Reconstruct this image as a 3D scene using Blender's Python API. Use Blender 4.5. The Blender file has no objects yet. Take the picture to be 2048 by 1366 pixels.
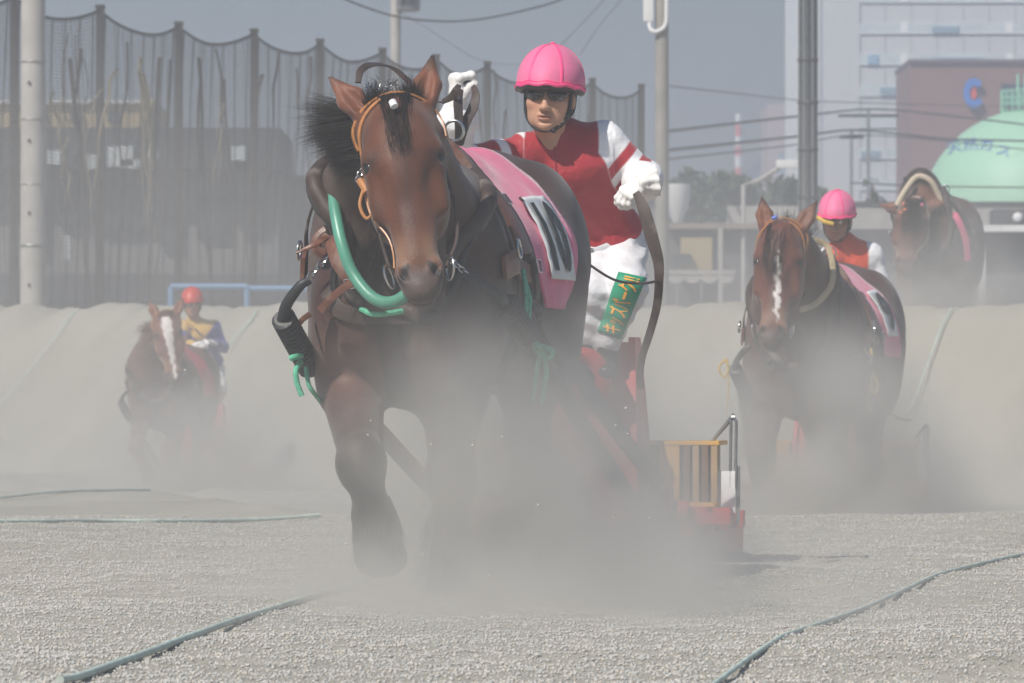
import bpy, bmesh, math, random
import numpy as np
from mathutils import Vector, Matrix
from mathutils.bvhtree import BVHTree

# ---------------------------------------------------------------- camera, sky, sun, exposure
F, CH, YH = 11250.0, 0.727, 783.0          # focal length in photo pixels, eye height, horizon row
R = math.radians
scene = bpy.context.scene
COL = scene.collection

cam_data = bpy.data.cameras.new("camera")
cam = bpy.data.objects.new("camera", cam_data)
COL.objects.link(cam)
cam.location = (0, 0, CH)
cam.rotation_euler = (R(90) + math.atan((YH - 683) / F), 0, 0)
cam_data.sensor_width = 36
cam_data.lens = 36 * F / 2048
cam_data.clip_start = 0.5
cam_data.clip_end = 6000
cam_data.dof.use_dof = True
cam_data.dof.focus_distance = 20.3
cam_data.dof.aperture_fstop = 13
scene.camera = cam

SUN_EL, SUN_AZ = 47.0, -38.0               # degrees; azimuth measured from behind the camera, towards its left
sd = Vector((math.sin(R(SUN_AZ)) * math.cos(R(SUN_EL)), -math.cos(R(SUN_AZ)) * math.cos(R(SUN_EL)), math.sin(R(SUN_EL))))
world = bpy.data.worlds.new("World")
scene.world = world
world.use_nodes = True
nt = world.node_tree
bg = nt.nodes['Background']
sky = nt.nodes.new('ShaderNodeTexSky')
sky.sky_type = 'NISHITA'
sky.sun_disc = False
sky.sun_elevation = R(SUN_EL)
sky.sun_rotation = math.atan2(sd.x, sd.y)
sky.air_density = 1.6
sky.dust_density = 2.0
tint = nt.nodes.new('ShaderNodeMix')
tint.data_type = 'RGBA'
tint.blend_type = 'MULTIPLY'
tint.inputs[0].default_value = 1.0
tint.inputs[7].default_value = (0.64, 0.74, 0.93, 1)
nt.links.new(sky.outputs[0], tint.inputs[6])
nt.links.new(tint.outputs[2], bg.inputs[0])
bg.inputs[1].default_value = 0.062

sun_data = bpy.data.lights.new("sun", 'SUN')
sun_data.energy = 3.9
sun_data.angle = R(0.6)
sun_data.color = (1.0, 0.94, 0.85)
sun = bpy.data.objects.new("sun", sun_data)
COL.objects.link(sun)
sun.rotation_euler = (-sd).to_track_quat('-Z', 'Y').to_euler()

scene.view_settings.view_transform = 'Standard'
scene.view_settings.look = 'None'
scene.view_settings.exposure = 0.22
scene.view_settings.gamma = 1.0
scene.render.engine = 'CYCLES'
cy = scene.cycles
cy.use_denoising = True
cy.max_bounces = 6
cy.diffuse_bounces = 3
cy.glossy_bounces = 2
cy.transmission_bounces = 2
cy.volume_bounces = 2
cy.transparent_max_bounces = 12
cy.volume_step_rate = 1.0
cy.volume_max_steps = 64
cy.use_adaptive_sampling = True
cy.adaptive_threshold = 0.02
cy.sample_clamp_indirect = 4.0

rng = np.random.default_rng(7)
random.seed(11)


def P(u, v, d):
    """world point seen at photo pixel (u, v) at distance d metres along the view axis"""
    return Vector(((u - 1024) * d / F, d, CH + (YH - v) * d / F))


# ---------------------------------------------------------------- object helpers
def tag(o, label=None, cat=None, group=None, kind=None):
    if label: o["label"] = label
    if cat: o["category"] = cat
    if group: o["group"] = group
    if kind: o["kind"] = kind
    return o


def empty(name, loc, rz=0.0, label=None, cat=None, group=None):
    o = bpy.data.objects.new(name, None)
    o.empty_display_size = 0.1
    COL.objects.link(o)
    o.location = loc
    o.rotation_euler = (0, 0, rz)
    return tag(o, label, cat, group)


def link(name, me, mat=None, parent=None, smooth=True):
    me.name = name
    if mat is not None and not me.materials:
        me.materials.append(mat)
    if smooth:
        me.polygons.foreach_set('use_smooth', [True] * len(me.polygons))
    o = bpy.data.objects.new(name, me)
    COL.objects.link(o)
    if parent is not None:
        o.parent = parent
    return o


def mesh_np(V, Fq, col=None):
    me = bpy.data.meshes.new('m')
    V = np.asarray(V, dtype=np.float32)
    Fq = np.asarray(Fq, dtype=np.int32)
    me.vertices.add(len(V)); me.vertices.foreach_set('co', V.ravel())
    n, k = Fq.shape
    me.loops.add(n * k); me.loops.foreach_set('vertex_index', Fq.ravel())
    me.polygons.add(n)
    me.polygons.foreach_set('loop_start', np.arange(0, n * k, k, dtype=np.int32))
    me.polygons.foreach_set('loop_total', np.full(n, k, dtype=np.int32))
    me.update(calc_edges=True)
    me.validate()
    if col is not None:
        a = me.color_attributes.new('Col', 'FLOAT_COLOR', 'POINT')
        c = np.ones((len(V), 4), dtype=np.float32)
        c[:, :3] = col
        a.data.foreach_set('color', c.ravel())
    return me


class MB:
    """collects shapes into one mesh"""
    def __init__(s): s.v, s.f, s.c = [], [], []
    def add(s, V, Fs, col=None):
        b = len(s.v)
        s.v += [tuple(p) for p in V]
        s.f += [tuple(i + b for i in f) for f in Fs]
        s.c += [col or (1, 1, 1)] * len(V)
        return s
    def box(s, c, d, rot=None, col=None, bev=0.0):
        bm = bmesh.new()
        bmesh.ops.create_cube(bm, size=1)
        bmesh.ops.scale(bm, vec=d, verts=bm.verts)
        if bev > 0:
            bmesh.ops.bevel(bm, geom=bm.edges[:], offset=bev, segments=2, affect='EDGES', profile=0.7)
        if rot is not None:
            bmesh.ops.transform(bm, matrix=rot.to_4x4(), verts=bm.verts)
        bm.verts.index_update()
        V = [v.co + Vector(c) for v in bm.verts]
        Fs = [[v.index for v in f.verts] for f in bm.faces]
        bm.free()
        return s.add(V, Fs, col)
    def prism(s, poly, axis, a, b, col=None):
        """poly: 2-D outline, extruded along axis from a to b"""
        n = len(poly)
        def mk(p, t):
            q = [p[0], p[1]]
            q.insert(axis, t)
            return q
        V = [mk(p, a) for p in poly] + [mk(p, b) for p in poly]
        Fs = [list(range(n)), list(range(2 * n - 1, n - 1, -1))]
        Fs += [[i, (i + 1) % n, n + (i + 1) % n, n + i] for i in range(n)]
        return s.add(V, Fs, col)
    def tube(s, pts, r, n=10, smooth=0, col=None, closed=False, wob=None):
        pts = [Vector(p) for p in pts]
        if smooth: pts, r = catmull(pts, smooth, r, closed)
        if not hasattr(r, '__len__'): r = [r] * len(pts)
        m = len(pts)
        V, Fs = [], []
        prev = None
        for i, p in enumerate(pts):
            if closed: t = (pts[(i + 1) % m] - pts[i - 1])
            else: t = (pts[min(i + 1, m - 1)] - pts[max(i - 1, 0)])
            t.normalize()
            if prev is None:
                a = t.orthogonal().normalized()
            else:
                a = (prev - t * prev.dot(t))
                a = a.normalized() if a.length > 1e-6 else t.orthogonal().normalized()
            prev = a
            b = t.cross(a)
            for j in range(n):
                an = 2 * math.pi * j / n
                V.append(p + (a * math.cos(an) + b * math.sin(an)) * r[i])
        rr = m if closed else m - 1
        for i in range(rr):
            i2 = (i + 1) % m
            for j in range(n):
                j2 = (j + 1) % n
                Fs.append((i * n + j, i * n + j2, i2 * n + j2, i2 * n + j))
        if not closed:
            Fs.append(tuple(range(n - 1, -1, -1)))
            Fs.append(tuple(range((m - 1) * n, m * n)))
        return s.add(V, Fs, col)
    def ribbon(s, pts, w, th, nrm=None, smooth=0, col=None, closed=False):
        """flat strap; nrm: one vector or a list (outward direction)"""
        pts = [Vector(p) for p in pts]
        if smooth:
            if nrm is not None and hasattr(nrm[0], '__len__'):
                nn, _ = catmull([Vector(q) for q in nrm], smooth, 1, closed)
                nrm = nn
            pts, _ = catmull(pts, smooth, 1, closed)
        m = len(pts)
        if not hasattr(w, '__len__'): w = [w] * m
        elif len(w) != m: w = list(np.interp(np.linspace(0, 1, m), np.linspace(0, 1, len(w)), w))
        V, Fs = [], []
        for i, p in enumerate(pts):
            if closed: t = (pts[(i + 1) % m] - pts[i - 1])
            else: t = (pts[min(i + 1, m - 1)] - pts[max(i - 1, 0)])
            t.normalize()
            n = Vector((0, -1, 0)) if nrm is None else (Vector(nrm[i]) if hasattr(nrm[0], '__len__') else Vector(nrm))
            n = n - t * n.dot(t)
            n = n.normalized() if n.length > 1e-5 else t.orthogonal().normalized()
            b = t.cross(n)
            for (x, y) in ((-.5, -.5), (-.5, .3), (-.38, .5), (.38, .5), (.5, .3), (.5, -.5)):
                V.append(p + b * x * w[i] + n * y * th)
        k = 6
        for i in range(m if closed else m - 1):
            i2 = (i + 1) % m
            for j in range(k):
                j2 = (j + 1) % k
                Fs.append((i * k + j, i2 * k + j, i2 * k + j2, i * k + j2))
        if not closed:
            Fs.append(tuple(range(k))); Fs.append(tuple(range(m * k - 1, (m - 1) * k - 1, -1)))
        return s.add(V, Fs, col)
    def sphere(s, c, r, seg=14, col=None, rot=None):
        r = (r, r, r) if not hasattr(r, '__len__') else r
        V, Fs = [], []
        for i in range(1, seg // 2 + 1):
            th = math.pi * i / (seg // 2 + 1)
            for j in range(seg):
                ph = 2 * math.pi * j / seg
                V.append(Vector((r[0] * math.sin(th) * math.cos(ph), r[1] * math.sin(th) * math.sin(ph), r[2] * math.cos(th))))
        n = seg // 2
        V.append(Vector((0, 0, r[2]))); V.append(Vector((0, 0, -r[2])))
        for i in range(n - 1):
            for j in range(seg):
                Fs.append((i * seg + j, (i + 1) * seg + j, (i + 1) * seg + (j + 1) % seg, i * seg + (j + 1) % seg))
        for j in range(seg):
            Fs.append((n * seg, j, (j + 1) % seg))
            Fs.append((n * seg + 1, (n - 1) * seg + (j + 1) % seg, (n - 1) * seg + j))
        if rot is not None: V = [rot @ v for v in V]
        V = [v + Vector(c) for v in V]
        return s.add(V, Fs, col)
    def build(s, name, mat=None, parent=None, smooth=True, sharp=True):
        me = bpy.data.meshes.new(name)
        me.from_pydata(s.v, [], s.f)
        if any(c != (1, 1, 1) for c in s.c):
            a = me.color_attributes.new('Col', 'FLOAT_COLOR', 'POINT')
            a.data.foreach_set('color', np.array([(*c, 1) for c in s.c], dtype=np.float32).ravel())
        bm = bmesh.new(); bm.from_mesh(me)
        bmesh.ops.recalc_face_normals(bm, faces=bm.faces)
        bm.to_mesh(me); bm.free()
        o = link(name, me, mat, parent, smooth)
        if smooth and sharp:
            try: me.set_sharp_from_angle(angle=R(38))
            except Exception: pass
        return o


def catmull(pts, sub, r=1, closed=False):
    m = len(pts)
    rr = r if hasattr(r, '__len__') else [r] * m
    out, ro = [], []
    segs = m if closed else m - 1
    for i in range(segs):
        if closed:
            p0, p1, p2, p3 = pts[i - 1], pts[i], pts[(i + 1) % m], pts[(i + 2) % m]
        else:
            p1, p2 = pts[i], pts[i + 1]
            p0 = pts[i - 1] if i > 0 else p1 * 2 - p2
            p3 = pts[i + 2] if i + 2 < m else p2 * 2 - p1
        for k in range(sub):
            t = k / sub
            out.append(0.5 * ((2 * p1) + (p2 - p0) * t + (2 * p0 - 5 * p1 + 4 * p2 - p3) * t * t + (3 * p1 - p0 - 3 * p2 + p3) * t ** 3))
            ro.append(rr[i] * (1 - t) + rr[(i + 1) % m] * t)
    if not closed:
        out.append(pts[-1]); ro.append(rr[-1])
    return out, ro


def copy_tree(o, parent=None):
    c = o.copy()
    COL.objects.link(c)
    if parent is not None:
        c.parent = parent
    for ch in list(o.children):
        copy_tree(ch, c)
    return c


# ---------------------------------------------------------------- signed-distance sculpting
class Field:
    def __init__(s, lo, hi, h, M=None):
        s.lo = np.array(lo, float); s.h = h
        s.n = np.ceil((np.array(hi) - s.lo) / h).astype(int) + 1
        s.D = np.full(tuple(s.n), 0.2, dtype=np.float32)
        s.M = M                                   # optional 4x4 placing head-local shapes
    def _blk(s, lo, hi):
        a = np.maximum(np.floor((lo - s.lo) / s.h).astype(int), 0)
        b = np.minimum(np.ceil((hi - s.lo) / s.h).astype(int) + 1, s.n)
        if np.any(b <= a): return None
        sl = tuple(slice(x, y) for x, y in zip(a, b))
        ax = [(s.lo[i] + s.h * np.arange(a[i], b[i])).astype(np.float32) for i in range(3)]
        return sl, ax[0][:, None, None], ax[1][None, :, None], ax[2][None, None, :]
    def _mix(s, sl, d, k, op):
        a = s.D[sl]
        if op == 'cut':
            d = -d
            hh = np.maximum(k - np.abs(a - d), 0) / k
            s.D[sl] = np.maximum(a, d) + hh * hh * k * .25
        else:
            hh = np.maximum(k - np.abs(a - d), 0) / k
            s.D[sl] = np.minimum(a, d) - hh * hh * k * .25
    def ell(s, c, r, k=.04, rot=None, op='add', sc=1.0):
        """ellipsoid at c with radii r; rot: 3x3 columns = its axes"""
        c = Vector(c); r = [x * sc for x in r]
        if s.M is not None:
            c = s.M @ c
            q = s.M.to_3x3(); ms = q.col[0].length; q = q * (1 / ms); r = [x * ms for x in r]; k *= ms
            rot = q @ rot if rot is not None else q
        rm = max(r) + k + .03
        blk = s._blk(np.array(c) - rm, np.array(c) + rm)
        if blk is None: return
        sl, X, Y, Z = blk
        x, y, z = X - c.x, Y - c.y, Z - c.z
        if rot is not None:
            A = np.array(rot.transposed())
            x, y, z = (A[0, 0] * x + A[0, 1] * y + A[0, 2] * z, A[1, 0] * x + A[1, 1] * y + A[1, 2] * z, A[2, 0] * x + A[2, 1] * y + A[2, 2] * z)
        k0 = np.sqrt((x / r[0]) ** 2 + (y / r[1]) ** 2 + (z / r[2]) ** 2)
        k1 = np.sqrt((x / r[0] ** 2) ** 2 + (y / r[1] ** 2) ** 2 + (z / r[2] ** 2) ** 2) + 1e-6
        s._mix(sl, (k0 * (k0 - 1) / k1).astype(np.float32), k, op)
    def cone(s, a, b, ra, rb, k=.04, up=(0, 0, 1), op='add', cap=1.0):
        """tapered limb a->b; ra, rb: radius or (side, up) radii"""
        a, b, up = Vector(a), Vector(b), Vector(up)
        if s.M is not None:
            a, b = s.M @ a, s.M @ b; up = s.M.to_3x3() @ up
        ms = s.M.to_3x3().col[0].length if s.M is not None else 1.0
        k *= ms
        ra = tuple(x * ms for x in (ra if hasattr(ra, '__len__') else (ra, ra)))
        rb = tuple(x * ms for x in (rb if hasattr(rb, '__len__') else (rb, rb)))
        rm = max(ra + rb) + k + .03
        lo = np.minimum(np.array(a), np.array(b)) - rm; hi = np.maximum(np.array(a), np.array(b)) + rm
        blk = s._blk(lo, hi)
        if blk is None: return
        sl, X, Y, Z = blk
        t = b - a; L = max(t.length, 1e-5); t = t / L
        u = up - t * up.dot(t)
        u = u.normalized() if u.length > 1e-4 else t.orthogonal().normalized()
        w = t.cross(u)
        x, y, z = X - a.x, Y - a.y, Z - a.z
        pt = x * t.x + y * t.y + z * t.z
        pu = x * u.x + y * u.y + z * u.z
        pw = x * w.x + y * w.y + z * w.z
        tt = np.clip(pt / L, 0, 1)
        rw = ra[0] + (rb[0] - ra[0]) * tt
        ru = ra[1] + (rb[1] - ra[1]) * tt
        ex = pt - tt * L
        re = np.minimum(rw, ru) * cap
        k0 = np.sqrt((pw / rw) ** 2 + (pu / ru) ** 2 + (ex / re) ** 2)
        k1 = np.sqrt((pw / rw ** 2) ** 2 + (pu / ru ** 2) ** 2 + (ex / re ** 2) ** 2) + 1e-6
        s._mix(sl, (k0 * (k0 - 1) / k1).astype(np.float32), k, op)
    def chain(s, pts, rs, k=.03, up=(0, 0, 1)):
        for i in range(len(pts) - 1):
            s.cone(pts[i], pts[i + 1], rs[i], rs[i + 1], k, up)
    def disp(s, fn):
        m = np.abs(s.D) < .05
        I = np.argwhere(m)
        Q = s.lo + I * s.h
        s.D[m] += fn(Q[:, 0], Q[:, 1], Q[:, 2]).astype(np.float32)
    def mesh(s):
        D = s.D; S = D < 0
        n = s.n
        cnt = np.zeros(tuple(n - 1), dtype=np.int8)
        for i in (0, 1):
            for j in (0, 1):
                for k in (0, 1):
                    cnt += S[i:n[0] - 1 + i, j:n[1] - 1 + j, k:n[2] - 1 + k]
        act = np.argwhere((cnt > 0) & (cnt < 8))
        idx = np.full(tuple(n - 1), -1, dtype=np.int32)
        idx[act[:, 0], act[:, 1], act[:, 2]] = np.arange(len(act))
        val = {}
        for i in (0, 1):
            for j in (0, 1):
                for k in (0, 1):
                    val[(i, j, k)] = D[act[:, 0] + i, act[:, 1] + j, act[:, 2] + k]
        acc = np.zeros((len(act), 3)); num = np.zeros(len(act))
        for c0 in val:
            for ax in range(3):
                if c0[ax] == 0:
                    c1 = list(c0); c1[ax] = 1; c1 = tuple(c1)
                    a, b = val[c0], val[c1]
                    m = (a < 0) != (b < 0)
                    t = np.where(m, a / np.where(m, a - b, 1), 0)
                    p = np.tile(np.array(c0, float), (len(act), 1)); p[:, ax] += t
                    acc[m] += p[m]; num[m] += 1
        V = s.lo + (act + acc / num[:, None]) * s.h
        faces = []
        for ax in range(3):
            o1, o2 = [(1, 2), (2, 0), (0, 1)][ax]
            A = S[tuple(slice(0, -1) if q == ax else slice(None) for q in range(3))]
            B = S[tuple(slice(1, None) if q == ax else slice(None) for q in range(3))]
            E = np.argwhere(A != B)
            E = E[(E[:, o1] > 0) & (E[:, o2] > 0) & (E[:, o1] < n[o1] - 1) & (E[:, o2] < n[o2] - 1)]
            ins = A[E[:, 0], E[:, 1], E[:, 2]]
            def cid(d1, d2):
                q = E.copy(); q[:, o1] += d1; q[:, o2] += d2
                return idx[q[:, 0], q[:, 1], q[:, 2]]
            f = np.stack([cid(-1, -1), cid(0, -1), cid(0, 0), cid(-1, 0)], 1)
            f[~ins] = f[~ins][:, ::-1]
            faces.append(f)
        return V, np.concatenate(faces)


# ---------------------------------------------------------------- materials
def mat(name, col=(.5, .5, .5), rough=.6, metal=0.0, noise=None, bump=None, attr=False, sheen=0.0, spec=.5, coat=0.0, alpha=None, wear=None):
    """noise: (scale, amount, detail) colour variation; bump: (scale, strength, distance)"""
    m = bpy.data.materials.new(name)
    m.use_nodes = True
    t = m.node_tree; N = t.nodes; L = t.links
    b = N['Principled BSDF']
    b.inputs['Roughness'].default_value = rough
    b.inputs['Metallic'].default_value = metal
    b.inputs['Specular IOR Level'].default_value = spec
    if sheen: b.inputs['Sheen Weight'].default_value = sheen
    if coat: b.inputs['Coat Weight'].default_value = coat; b.inputs['Coat Roughness'].default_value = .25
    if attr:
        a = N.new('ShaderNodeAttribute'); a.attribute_name = 'Col'
        src = a.outputs['Color']
    else:
        a = N.new('ShaderNodeRGB'); a.outputs[0].default_value = (*col, 1)
        src = a.outputs[0]
    tc = N.new('ShaderNodeTexCoord')
    if noise:
        n = N.new('ShaderNodeTexNoise'); n.inputs['Scale'].default_value = noise[0]; n.inputs['Detail'].default_value = noise[2] if len(noise) > 2 else 4
        L.new(tc.outputs['Object'], n.inputs['Vector'])
        r = N.new('ShaderNodeMapRange'); r.inputs[1].default_value = .25; r.inputs[2].default_value = .75
        r.inputs[3].default_value = 1 - noise[1]; r.inputs[4].default_value = 1 + noise[1]
        L.new(n.outputs[0], r.inputs[0])
        x = N.new('ShaderNodeVectorMath'); x.operation = 'SCALE'
        L.new(src, x.inputs[0]); L.new(r.outputs[0], x.inputs['Scale'])
        src = x.outputs[0]
    if wear:   # dust lying on the surface: (scale, threshold, colour)
        n = N.new('ShaderNodeTexNoise'); n.inputs['Scale'].default_value = wear[0]; n.inputs['Detail'].default_value = 6
        L.new(tc.outputs['Object'], n.inputs['Vector'])
        r = N.new('ShaderNodeMapRange'); r.inputs[1].default_value = wear[1]; r.inputs[2].default_value = wear[1] + .25; r.inputs[4].default_value = .55
        L.new(n.outputs[0], r.inputs[0])
        x = N.new('ShaderNodeMix'); x.data_type = 'RGBA'
        L.new(r.outputs[0], x.inputs[0]); L.new(src, x.inputs[6]); x.inputs[7].default_value = (*wear[2], 1)
        src = x.outputs[2]
    L.new(src, b.inputs['Base Color'])
    if bump:
        n = N.new('ShaderNodeTexNoise'); n.inputs['Scale'].default_value = bump[0]; n.inputs['Detail'].default_value = 5
        L.new(tc.outputs['Object'], n.inputs['Vector'])
        bb = N.new('ShaderNodeBump'); bb.inputs['Strength'].default_value = bump[1]; bb.inputs['Distance'].default_value = bump[2]
        L.new(n.outputs[0], bb.inputs['Height']); L.new(bb.outputs[0], b.inputs['Normal'])
    return m


DUST = (.42, .40, .36)
M = dict(
    coat=mat('coat', rough=.52, attr=True, noise=(7, .30, 6), bump=(150, .55, .003), sheen=.15, spec=.32, wear=(3.6, .52, (.20, .165, .14))),
    hair=mat('hair', (.014, .011, .010), rough=.6, noise=(30, .5), spec=.25),
    hair_brown=mat('hair_brown', (.16, .085, .045), rough=.5, noise=(30, .4)),
    eye=mat('eye', (.01, .007, .006), rough=.08, spec=.8),
    tan=mat('tan_leather', (.46, .20, .07), rough=.38, noise=(40, .25), bump=(150, .2, .002)),
    leather=mat('brown_leather', (.16, .062, .038), rough=.42, noise=(18, .35), bump=(120, .3, .003), wear=(9, .55, DUST)),
    dleather=mat('dark_leather', (.055, .036, .030), rough=.6, noise=(18, .35), bump=(120, .3, .003), wear=(9, .6, DUST)),
    rubber=mat('black_rubber', (.022, .024, .025), rough=.5, noise=(20, .3), bump=(60, .3, .004), wear=(10, .62, DUST)),
    metal=mat('steel', (.62, .62, .6), rough=.22, metal=1.0, noise=(30, .2)),
    green_tube=mat('green_tube', (.09, .32, .23), rough=.38, noise=(9, .12), spec=.6, wear=(6, .66, DUST)),
    green_rope=mat('green_rope', (.10, .45, .28), rough=.7, noise=(60, .3), bump=(240, .6, .004)),
    yellow_rope=mat('yellow_rope', (.62, .42, .07), rough=.7, noise=(60, .3)),
    pink=mat('pink_cloth', (.78, .13, .27), rough=.7, noise=(12, .12), bump=(70, .35, .006), sheen=.3),
    pink_helmet=mat('pink_helmet_cover', (.80, .16, .33), rough=.6, noise=(10, .06), bump=(300, .12, .001), sheen=.2, spec=.55),
    pink_seam=mat('pink_seam', (.93, .08, .26), rough=.5),
    white_panel=mat('white_panel', (.74, .76, .76), rough=.6, noise=(12, .08)),
    black_print=mat('black_print', (.02, .022, .024), rough=.6),
    white=mat('white_cloth', (.74, .74, .77), rough=.75, noise=(6, .09, 6), bump=(18, .8, .014), sheen=.2),
    glove=mat('white_glove', (.84, .82, .80), rough=.75, noise=(25, .08), bump=(90, .5, .004)),
    jersey=mat('jersey', rough=.62, attr=True, noise=(7, .12, 6), bump=(16, .8, .014), sheen=.2),
    skin=mat('skin', rough=.48, attr=True, noise=(18, .05), spec=.45),
    black=mat('black_plastic', (.018, .018, .02), rough=.35),
    lens=mat('dark_lens', (.02, .014, .014), rough=.08, spec=.9),
    green_patch=mat('green_patch', (.015, .30, .17), rough=.6),
    orange_print=mat('orange_print', (.92, .42, .05), rough=.6),
    red=mat('red_paint', (.56, .035, .035), rough=.42, noise=(6, .18), bump=(30, .15, .003), wear=(5, .5, (.45, .30, .27))),
    yellow=mat('yellow_paint', (.72, .38, .05), rough=.5, noise=(7, .15), wear=(5, .58, (.5, .42, .32))),
    tan_paint=mat('dusty_tan', (.40, .26, .13), rough=.65, noise=(9, .3), wear=(5, .55, DUST)),
    brown_paint=mat('rusty_brown', (.16, .075, .035), rough=.65, noise=(9, .3), wear=(5, .6, DUST)),
    grey_metal=mat('grey_metal', (.30, .31, .32), rough=.4, metal=.6, noise=(20, .2)),
    dark_metal=mat('dark_metal', (.05, .05, .052), rough=.5, metal=.5, noise=(25, .4), wear=(9, .55, DUST)),
    white_paint=mat('white_paint', (.78, .78, .78), rough=.4, noise=(20, .04)),
    concrete=mat('concrete', (.42, .40, .38), rough=.85, noise=(3, .15, 8), bump=(40, .3, .01)),
    wire=mat('wire', (.06, .065, .07), rough=.6),
)
# ================================================================ horses
def euler_m(p, yaw, pitch, roll):
    return Matrix.Translation(p) @ Matrix.Rotation(R(yaw), 4, 'Z') @ Matrix.Rotation(R(pitch), 4, 'X') @ Matrix.Rotation(R(roll), 4, 'Y')


def strands(name, roots, tips, m, parent, n, w=.003, seg=7, curl=.02, lift=0.0, seed=1):
    """hair: roots/tips are callables of (a, b) in 0..1 giving points"""
    g = np.random.default_rng(seed)
    V, Fs = [], []
    for i in range(n):
        a, b = g.random(), g.random()
        r = Vector(roots(a, b)); t = Vector(tips(a, b)) + Vector(g.normal(0, curl, 3))
        mid = (r + t) / 2 + Vector(g.normal(0, curl * .8, 3)) + Vector((0, 0, lift))
        side = Vector(g.normal(0, 1, 3)).normalized()
        end = .6 + .4 * g.random()
        k = len(V)
        for j in range(seg + 1):
            s = j / seg * end
            p = r * (1 - s) ** 2 + mid * 2 * s * (1 - s) + t * s * s
            ww = w * (1 - (j / seg) ** 1.5 * .85) * .5
            V.append(p + side * ww); V.append(p - side * ww)
        for j in range(seg):
            q = k + 2 * j
            Fs.append((q, q + 1, q + 3, q + 2))
    return link(name, mesh_np(V, Fs), m, parent)


def horse_field(o, h):
    """o: pose options; horse-local frame: x viewer-right, -y forward, z up; chest front at y=0"""
    W = o.get('w', 1.0)
    f = Field((-.62, -1.05, -.02), (.62, 2.25, 2.3), h)
    # trunk
    f.cone((0, .36, 1.08), (0, 1.25, 1.12), (.325 * W, .42), (.372 * W, .41), .10)
    f.ell((0, .22, 1.10), (.315 * W, .26, .40), .10)
    for s in (-1, 1):
        f.ell((.17 * s, 1.60, 1.22), (.20, .42, .37), .10)
        f.ell((.20 * s, .25, 1.12), (.155, .24, .40), .07, rot=Matrix.Rotation(R(14), 3, 'X'))
        f.ell((.145 * s, .06, 1.02), (.165, .15, .22), .05)
        f.ell((.20 * s, 1.48, .98), (.17, .26, .33), .08)
    f.ell((0, 1.52, 1.38), (.20, .45, .235), .10)
    f.cone((0, .38, 1.50), (0, .85, 1.49), .10, .08, .14)
    f.cone((0, .85, 1.47), (0, 1.5, 1.50), .08, .09, .12)
    # neck
    pw = o['poll']
    nk = Vector(o.get('neck_mid', (0, .0, 1.42)))
    pb = Vector(pw) + Vector((0, .07, -.10))
    f.cone((0, .30, 1.26), nk, (.23, .36), (.185, .285), .10, up=(0, -1, 1))
    f.cone(nk, pb, (.185, .285), (.105, .16), .08, up=(0, -1, .6))
    # legs
    for kx in o['fore']:
        el, kn, fe, ho, toe = [Vector(p) for p in kx]
        f.cone(el + Vector((0, -.02, .14)), el, (.135, .16), (.115, .14), .08, up=(0, 1, 0))
        f.cone(el, kn + (el - kn) * .18, (.115, .135), (.078, .082), .05, up=(0, 1, 0))
        f.ell(kn, (.088, .092, .105), .04)
        f.cone(kn, fe, (.066, .070), (.058, .064), .04, up=(0, 1, 0))
        f.ell(fe, (.075, .08, .07), .04)
        f.cone(fe, ho, .062, .068, .03)
        f.cone(ho, toe, (.078, .085), (.092, .105), .015, up=(0, 1, 0), cap=.35)
    for kx in o['hind']:
        st, hk, fe, ho, toe = [Vector(p) for p in kx]
        f.cone(st + Vector((0, .12, .25)), st, (.17, .25), (.14, .17), .10, up=(0, 1, 0))
        f.cone(st, hk, (.135, .16), (.07, .085), .06, up=(0, 1, 0))
        f.ell(hk + Vector((0, .02, .02)), (.072, .10, .09), .04)
        f.cone(hk, fe, (.062, .072), (.055, .062), .04, up=(0, 1, 0))
        f.cone(fe, ho, .065, .07, .03)
        f.cone(ho, toe, (.078, .085), (.092, .105), .015, up=(0, 1, 0), cap=.35)
    # crease lines of the chest
    f.ell((0, -.12, 1.02), (.03, .09, .24), .07, op='cut')
    # muscles: broad waves over the trunk
    f.disp(lambda x, y, z: .006 * np.sin(9 * y + 7 * z + 3 * x) * np.sin(6 * z - 5 * y + 1) * (z > .7))
    # head (its own frame: x right, -y out of the face, z up, muzzle at z = -.72)
    f.M = o['headM']
    f.ell((0, .06, -.10), (.122, .125, .16), .05)
    f.ell((0, .015, -.20), (.128, .09, .16), .05)
    for s in (-1, 1):
        f.ell((.080 * s, .135, -.27), (.060, .125, .165), .045)           # cheeks
        f.ell((.112 * s, .005, -.205), (.026, .036, .045), .035)          # brow
        f.ell((.097 * s, .040, -.29), (.022, .022, .11), .05, rot=Matrix.Rotation(R(-12 * s), 3, 'Y'))   # facial crest
    f.cone((0, .022, -.24), (0, .045, -.56), (.098, .070), (.068, .058), .05, up=(0, -1, 0))
    f.cone((0, .15, -.32), (0, .115, -.60), (.085, .075), (.052, .044), .05, up=(0, -1, 0))
    f.ell((0, .07, -.615), (.075, .066, .085), .04)
    f.ell((0, .045, -.675), (.062, .048, .050), .03)
    f.ell((0, .12, -.672), (.044, .038, .036), .02)                       # chin
    for s in (-1, 1):
        f.ell((.052 * s, .026, -.625), (.029, .030, .045), .022, rot=Matrix.Rotation(R(12 * s), 3, 'Y'))
        f.ell((.055 * s, -.006, -.634), (.0125, .028, .030), .008, rot=Matrix.Rotation(R(30 * s), 3, 'Y'), op='cut')
        f.ell((.134 * s, -.008, -.228), (.024, .026, .017), .012, op='cut')
        f.ell((.088 * s, -.035, -.40), (.022, .03, .12), .04, op='cut')   # hollow beside the nose bone
        f.ell((.07 * s, .06, -.055), (.03, .03, .05), .03, op='cut') if 0 else None
    f.ell((0, .088, -.705), (.05, .010, .010), .012, op='cut')            # mouth line
    f.ell((0, -.02, -.09), (.055, .03, .07), .05)                         # forehead
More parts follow.
